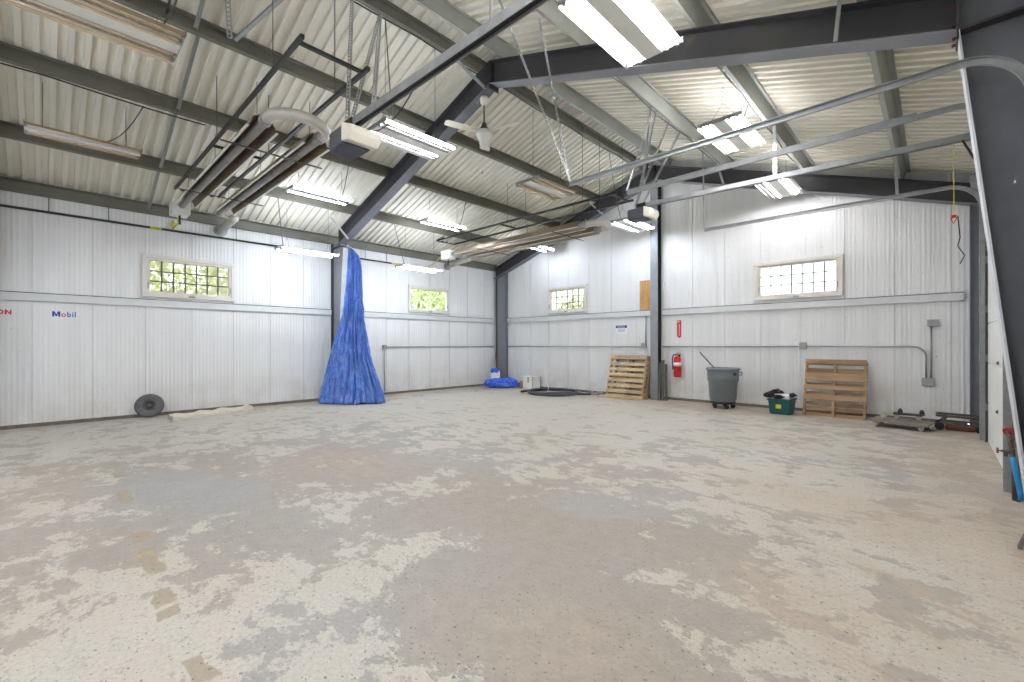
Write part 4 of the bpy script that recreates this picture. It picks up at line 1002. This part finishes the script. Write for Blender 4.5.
pallet('pale wooden pallet leaning on another pallet left of the middle column', 1.04, 1.16, full, [(0, .09), (.45, .55), (.91, 1)], M_pal_new, (-6.38, 10.3, .004), 0, 15, 1)
pallet('wooden pallet half hidden behind the pale leaning pallet', 1.0, 1.12, full, [(0, .09), (.45, .55), (.91, 1)], M_pal_old, (-6.32, 10.52, .004), 0, 13, 2)
pallet('weathered brown pallet leaning on the gable wall right of the green tote', .98, 1.18, [(.92, 1.0), (.62, .76), (.465, .545), (.285, .38)],
       [(.0, .09), (.12, .19), (.215, .28), (.395, .45), (.555, .61), (.79, .87), (.93, .995)], M_pal_old, (-1.9, 10.27, .004), 2, 22, 3)
b = MB(); b.bar((-6.6, 10.26, .014), (-5.5, 10.2, .014), .09, .022); tag(b.build('loose_board', M_pal_new), 'loose pale board on the floor at the foot of the leaning pallets', 'board')
b = MB(); b.tube([(-5.92, 10.62, 1.14), (-5.84, 10.58, 1.08), (-5.72, 10.57, 1.06), (-5.6, 10.59, 1.1), (-5.52, 10.6, 1.13), (-5.46, 10.57, 1.0), (-5.43, 10.54, .92)], .009, 6); tag(b.build('cord', M_strap, smooth=True), 'pale cord draped over the top of the leaning pallet', 'cord')
for i, (x, y, xt, h, w) in enumerate(((-4.98, 10.56, -5.04, .93, .05), (-4.91, 10.6, -4.98, 1.0, .07), (-4.84, 10.64, -4.92, .9, .05))):
    b = MB(); b.bar((x, y, .004), (xt, y + .16, h), .028, w, up=(1, 0, 0)); tag(b.build('plank', M_plank), ('front', 'middle', 'rear')[i] + ' grey plank of the three leaning beside the middle column', 'plank')
b = MB(); b.box(-5.69, -5.3, YB - .03, YB - .014, 2.308, 3.085); tag(b.build('plywood_offcut', M_osb), 'orange-tan plywood offcut standing on the girt beside the middle column', 'board')

# fire extinguisher
ex, ey = -4.635, YB - .115
r = thing('fire_extinguisher', 'red fire extinguisher hung on the gable wall', 'fire extinguisher', (ex, ey, .58)); T = Matrix.Translation((ex, ey, 0))
b = MB(); b.lathe([(.001, .585), (.08, .585), (.09, .6), (.09, 1.03), (.075, 1.08), (.03, 1.11), (.025, 1.13), (.001, 1.13)], 24, T); b.build('cylinder', M_red, r, smooth=True)
b = MB(); b.lathe([(.0915, .86), (.0915, .95)], 24, T); b.build('label_band', M_signwhite, r, smooth=True, solid=.001)
b = MB(); b.tube([(ex, ey, 1.12), (ex, ey, 1.17)], .022, 10); b.box(ex - .03, ex + .09, ey - .012, ey + .012, 1.165, 1.18); b.bar((ex - .02, ey, 1.185), (ex + .09, ey, 1.22), .022, .008); b.build('valve_handle', M_galv, r)
b = MB(); b.tube([(ex - .02, ey, 1.15), (ex - .09, ey - .01, 1.14), (ex - .125, ey - .01, 1.05), (ex - .12, ey, .9), (ex - .105, ey, .78)], [.013] * 3 + [.014, .022], 8); b.build('hose', M_black, r, smooth=True)
b = MB(); b.box(ex - .03, ex + .03, ey + .085, YB - .002, .7, 1.15); b.build('wall_bracket', M_dark, r)

# trash can on its dolly
tx, ty = -3.39, 10.3
r = thing('trash_can', 'big grey round trash can on casters against the gable wall', 'trash can', (tx, ty, 0)); T = Matrix.Translation((tx, ty, 0))
b = MB(); b.lathe([(.001, .15), (.24, .15), (.255, .165), (.29, .60), (.315, .6), (.318, .70), (.322, .83), (.345, .84), (.348, .875), (.33, .885), (.316, .875), (.27, .2), (.001, .19)], 48, T); can = b.build('barrel', M_grey_plastic, r, smooth=True)
for s in (-1, 1):
    b = MB(); d = Rv * s; c = V((tx, ty, .76)) + d * .3 - Fv * .13
    b.tube([c - V((0, 0, .03)) - Rv * s * .02, c + d * .055 - V((0, 0, .025)), c + d * .055 + V((0, 0, .03)), c + V((0, 0, .035)) - Rv * s * .02], .014, 8); b.build('handle', M_grey_plastic, r)
b = MB(); p = V((tx, ty, .76)) - Fv * .315 + Rv * .1; b.box(p.x - .03, p.x + .03, p.y - .012, p.y + .012, .73, .79); b.build('handle_pad', M_dark, r)
b = MB(); b.lathe([(.001, .1), (.23, .1), (.25, .115), (.25, .145), (.001, .145)], 32, T); b.build('dolly_ring', M_dark, r)
for k in range(5):
    a = 2 * PI * k / 5 + .4; c = V((tx + .2 * math.cos(a), ty + .2 * math.sin(a), .045)); b = MB()
    b.tube([c - V((0, .016, 0)), c + V((0, .016, 0))], .043, 14); b.tube([(c.x, c.y, .05), (c.x, c.y, .11)], .014, 6); b.build('caster', M_black, r)
b = MB(); b.tube([V((tx + .16, ty - .02, .5)), V((-3.88, 10.22, 1.245))], .013, 8); st = b.build('stick', M_dark, smooth=True); tag(st, 'thin dark stick poking out of the grey trash can', 'stick')
b = MB(); b.tube([V((-3.86, 10.225, 1.216)), V((-3.91, 10.21, 1.285))], .015, 8); b.build('tip', M_signwhite, st)

# green tote with junk in it
gx, gy = -2.25, 10.3
r = thing('green_tote', 'dark green plastic tote with a yellow label beside the brown pallet', 'tote', (gx, gy, 0))
def frust(b, w0, d0, z0, w1, d1, z1, M=Matrix()):
    vs = [M @ V(q) for q in ((-w0, -d0, z0), (w0, -d0, z0), (w0, d0, z0), (-w0, d0, z0), (-w1, -d1, z1), (w1, -d1, z1), (w1, d1, z1), (-w1, d1, z1))]
    b.add(vs, [(0, 1, 5, 4), (1, 2, 6, 5), (2, 3, 7, 6), (3, 0, 4, 7)]); return vs
T = Matrix.Translation((gx, gy, 0)); b = MB(); frust(b, .165, .21, .005, .195, .24, .3, T); b.add([T @ V(q) for q in ((-.165, -.21, .005), (.165, -.21, .005), (.165, .21, .005), (-.165, .21, .005))], [(0, 1, 2, 3)])
b.build('tub', M_green_plastic, r, solid=.006)
b = MB()
for (x0, x1, y0, y1) in ((-.215, .215, -.26, -.235), (-.215, .215, .235, .26), (-.215, -.19, -.26, .26), (.19, .215, -.26, .26)): b.box(gx + x0, gx + x1, gy + y0, gy + y1, .275, .305)
b.build('rim', M_green_plastic, r, bevel=.006)
b = MB(); b.box(gx - .06, gx + .035, gy - .242, gy - .236, .12, .2); b.build('label', M_yellow, r)
b = MB(); b.box(gx - .17, gx + .17, gy - .17, gy + .15, .3, .385, Matrix()); q = b.build('tray', M_signwhite, bevel=.01); tag(q, 'white tray resting in the green tote', 'tray')
for i, (dx, dy, z, rr, l) in enumerate(((-.2, -.1, .37, (.1, .12, .06), 'black bag corner hanging over the left of the green tote'), (.2, -.05, .38, (.06, .14, .04), 'black strap bundle over the right of the green tote'), (-.05, -.16, .345, (.12, .07, .04), 'crumpled black cloth at the front of the green tote'), (-.12, .1, .42, (.12, .08, .05), 'black crumpled bag at the back of the green tote'))):
    b = MB(); lump(b, (gx + dx, gy + dy, z), rr, 40 + i, .5, 2.6, 3, .01); tag(b.build('black_bag', M_black), l, 'bag')

# dollies
def caster(b, x, y, z, r=.05, w=.03, up=1, ang=0):
    d = V((math.cos(ang), math.sin(ang), 0)); c = V((x, y, z))
    b.tube([c - d * w / 2, c + d * w / 2], r, 16); b.bar(c + d * (w / 2 + .006), c + d * (w / 2 + .006) + V((0, 0, up * (r + .025))), .006, .03, up=d); b.bar(c - d * (w / 2 + .006), c - d * (w / 2 + .006) + V((0, 0, up * (r + .025))), .006, .03, up=d)
    b.box(x - .035, x + .035, y - .035, y + .035, min(z + up * (r + .02), z + up * (r + .03)), max(z + up * (r + .02), z + up * (r + .03)))
r = thing('platform_dolly', 'low wooden platform dolly on white casters right of the brown pallet', 'dolly', (-.46, 10.15, 0))
b = MB(); b.prism([(-.83, 9.72, .09), (-.08, 9.56, .09), (.0, 10.1, .09), (-.75, 10.26, .09)], (0, 0, .028)); b.build('deck_board', M_dollywood, r, bevel=.005)
for x, y in ((-.74, 9.78), (-.17, 9.66), (-.68, 10.17), (-.1, 10.05)):
    b = MB(); caster(b, x, y, .036, .035, .03, 1, .5); b.build('caster', M_hub if y < 9.9 else M_black, r)
b = MB(); b.tube([(-.655, 9.9, .162), (-.625, 9.91, .162)], .042, 16); b.bar((-.665, 9.895, .16), (-.665, 9.895, .23), .006, .04, up=(1, 0, 0)); b.bar((-.615, 9.915, .16), (-.615, 9.915, .23), .006, .04, up=(1, 0, 0)); b.box(-.68, -.6, 9.87, 9.94, .23, .24); b.build('spare_caster', M_hub, r)
r = thing('caster_board', 'small black caster board lying on top of the wooden platform dolly', 'dolly', (-.33, 9.94, .118))
b = MB(); b.box(-.52, -.15, 9.86, 10.02, .214, .24); b.build('plate', M_dark, r, bevel=.006)
for x in (-.47, -.2):
    b = MB(); caster(b, x, 9.94, .162, .042, .03, 1, .4); b.build('caster', M_hub, r)
    b = MB(); caster(b, x + .04, 9.97, .282, .03, .026, -1, .4); b.build('caster', M_dark, r)
r = thing('frame_dolly', 'dark steel frame dolly on the floor in front of the corner column', 'dolly', (.3, 10.2, 0))
b = MB()
for y in (10.06, 10.42):
    b.bar((.02, y, .235), (.56, y, .225), .035, .035); b.bar((.1, y, .12), (.56, y, .11), .028, .028)
b.bar((.02, 10.06, .235), (.02, 10.42, .235), .035); b.bar((.54, 10.06, .225), (.54, 10.42, .225), .035); b.bar((.1, 10.06, .12), (.1, 10.42, .12), .028); b.build('frame', M_iron, r)
for y in (10.06, 10.42):
    b = MB(); b.bar((.13, y, .22), (.04, y, .08), .035, .03); b.build('caster_arm', M_iron, r)
    b = MB(); b.tube([(.05, y - .02, .065), (.05, y + .02, .065)], .062, 16); b.build('caster', M_black, r)
    b = MB(); b.tube([(.5, y - .02, .05), (.5, y + .02, .05)], .048, 16); b.build('caster', M_black, r)
b = MB(); b.box(.12, .46, 10.1, 10.36, .006, .07); tag(b.build('timber_block', M_rust, bevel=.01), 'reddish brown timber lying under the frame dolly', 'timber')

# water standpipe by the right-hand column
r = thing('standpipe', 'water standpipe with red valve wheel and blue hose at the right edge', 'pipe', (.5, 5.98, 0))
Y0 = 5.98
b = MB(); b.tube([(.478, Y0, .6), (.49, Y0, .5), (.503, Y0, .42), (.512, Y0, .3), (.516, Y0, .0)], .019, 10); b.tube([(.535, Y0 - .03, .0), (.53, Y0 - .03, .5)], .015, 10); b.build('riser', M_iron, r, smooth=True)
b = MB(); c = V((.478, Y0 - .012, .615)); ax = V((.8, -.45, 0)).normalized(); az = V((-.1, -.3, .95)).normalized(); b.tube(arc(c, .034, 0, 2 * PI, 18, ax, az), .009, 6)
for k in range(4): d = ax * math.cos(PI * k / 4) + az * math.sin(PI * k / 4); b.tube([c - d * .034, c + d * .034], .006, 5)
b.lathe([(.001, -.01), (.012, -.01), (.012, .01), (.001, .01)], 8, Matrix.Translation(c)); b.build('valve_wheel', M_redold, r)
b = MB(); b.tube([(.505, Y0, .425), (.47, Y0, .43), (.445, Y0, .432), (.43, Y0, .432)], [.02, .017, .013, .008], 8); b.tube([(.462, Y0, .425), (.46, Y0, .385)], [.014, .012], 8); b.tube([(.43, Y0, .432), (.412, Y0, .432)], .006, 6); b.build('hose_bib', M_iron, r)
b = MB(); b.tube([(.41, Y0, .455), (.41, Y0, .408)], .008, 6); b.tube(arc((.41, Y0, .432), .022, 0, 2 * PI, 12, (0, 1, 0), (0, 0, 1)), .006, 5); b.build('bib_handle', M_redold, r)
b = MB()
for z in (.55, .47): b.tube([(.488, Y0, z), (.53, Y0 - .03, z - .008)], .01, 6)
b.build('cross_pipe', M_iron, r)
b = MB(); b.tube([(.5, Y0 - .02, .385), (.508, Y0 - .04, .33), (.522, Y0 - .05, .23), (.545, Y0 - .05, .08), (.548, Y0 - .05, .02)], .02, 10); b.build('blue_hose', M_bluehose, r, smooth=True)
b = MB(); b.tube([(.518, Y0 - .02, .97), (.516, Y0 - .03, .86), (.518, Y0 - .03, .74), (.53, Y0 - .04, .62), (.534, Y0 - .04, .5)], [.008, .018, .02, .02, .018], 10); b.build('red_hose', M_redhose, r, smooth=True)
b = MB(); b.prism([(.405, 4.58, 0), (.41, 4.66, 0), (.5, 4.68, .26), (.5, 4.62, .26)], (.02, -.01, .004)); 
tag(b.build('track_guard', M_iron, bevel=.004), 'bent steel guard plate on the floor at the bottom right edge', 'guard')

# grit scattered on the floor
b = MB(); rnd = random.Random(11)
for i in range(700):
    if i % 3: x, y = rnd.gauss(-1.5, .8), rnd.gauss(1.9, .8)
    else: x, y = rnd.uniform(-7, .3), rnd.uniform(.3, 8)
    if x > .35: continue
    s = rnd.uniform(.001, .0028); a = rnd.uniform(0, PI)
    b.box(-s, s, -s * .7, s * .7, 0, s * .7, Matrix.Translation((x, y, .0005)) @ Matrix.Rotation(a, 4, 'Z'))
g = b.build('floor_grit', paint('dark_grit', (92, 82, 72), .9, var=.3)); g['kind'] = 'stuff'; g['label'] = 'dark grit and crumbs scattered over the concrete floor'; g['category'] = 'grit'

# ================================================================== OUTSIDE THE WINDOWS
def tree_proto():
    r = thing('tree', '', 'tree', (0, 0, 0)); rnd = random.Random(5); b = MB()
    for i in range(2600):
        d = V((rnd.gauss(0, 1), rnd.gauss(0, 1), rnd.gauss(0, 1))).normalized(); k = rnd.uniform(.35, 1) ** .5
        c = V((d.x * 1.5 * k, d.y * 1.5 * k, 2.9 + d.z * 1.7 * k)); s = rnd.uniform(.05, .11)
        u = V((rnd.gauss(0, 1), rnd.gauss(0, 1), rnd.gauss(0, 1))).normalized(); w = u.orthogonal().normalized()
        b.add([c - u * s, c - w * s * .6, c + u * s, c + w * s * .6], [(0, 1, 2, 3)])
    b.build('foliage', M_leaf, r)
    b = MB(); b.tube([(0, 0, -.2), (.05, 0, 1.4), (0, .1, 3.0)], [.14, .1, .05], 8)
    for a in (0, 2, 4): b.tube([(.02, 0, 1.5), (math.cos(a) * .6, math.sin(a) * .6, 2.6), (math.cos(a) * 1.1, math.sin(a) * 1.1, 3.4)], [.05, .03, .015], 6)
    b.build('trunk', M_bark, r); return r
tp = tree_proto(); tp['label'] = 'leafy tree outside the small window right of the tarp'; place(tp, (-14.6, 10.0, 0), .3)
dup(tp, 'leafy tree seen through the wide gridded window on the left wall', (-15.4, 2.6, -.1), rz=1.2)
dup(tp, 'second tree outside the left wall, beyond the first gridded window', (-18.4, -.6, -.2), rz=2.5)
dup(tp, 'bush outside the gridded window on the gable wall left of the column', (-10.4, 15.2, -1.2), rz=4)
dup(tp, 'tree standing behind the tree outside the small left window', (-18.2, 13.0, -.1), rz=5)

# ================================================================== CAMERA AND RENDER SETTINGS
cd = bpy.data.cameras.new('camera'); cam = bpy.data.objects.new('camera', cd); COL.objects.link(cam)
F = V((-math.sin(.7607), math.cos(.7607), 0)); R0 = V((math.cos(.7607), math.sin(.7607), 0)); U0 = V((0, 0, 1)); ro = .00116
R = R0 * math.cos(ro) - U0 * math.sin(ro); U = U0 * math.cos(ro) + R0 * math.sin(ro)
m = Matrix((R, U, -F)).transposed().to_4x4(); m.translation = V((0, 0, 1.4)); cam.matrix_world = m
cd.sensor_width = 36; cd.lens = 36 * 444.67 / 1024; cd.shift_y = 3.53 / 1024; cd.clip_start = .02; cd.clip_end = 300
SC.camera = cam
w = bpy.data.worlds.new('world'); SC.world = w; w.use_nodes = True
bg = w.node_tree.nodes['Background']; bg.inputs[0].default_value = (.86, .93, 1, 1); bg.inputs[1].default_value = 1.7
vs = SC.view_settings; vs.view_transform = 'Standard'; vs.look = 'None'; vs.gamma = 1; vs.use_curve_mapping = False; vs.exposure = 2.0
SC.cycles.use_denoising = True; SC.cycles.max_bounces = 12; SC.cycles.diffuse_bounces = 6; SC.cycles.sample_clamp_indirect = 8
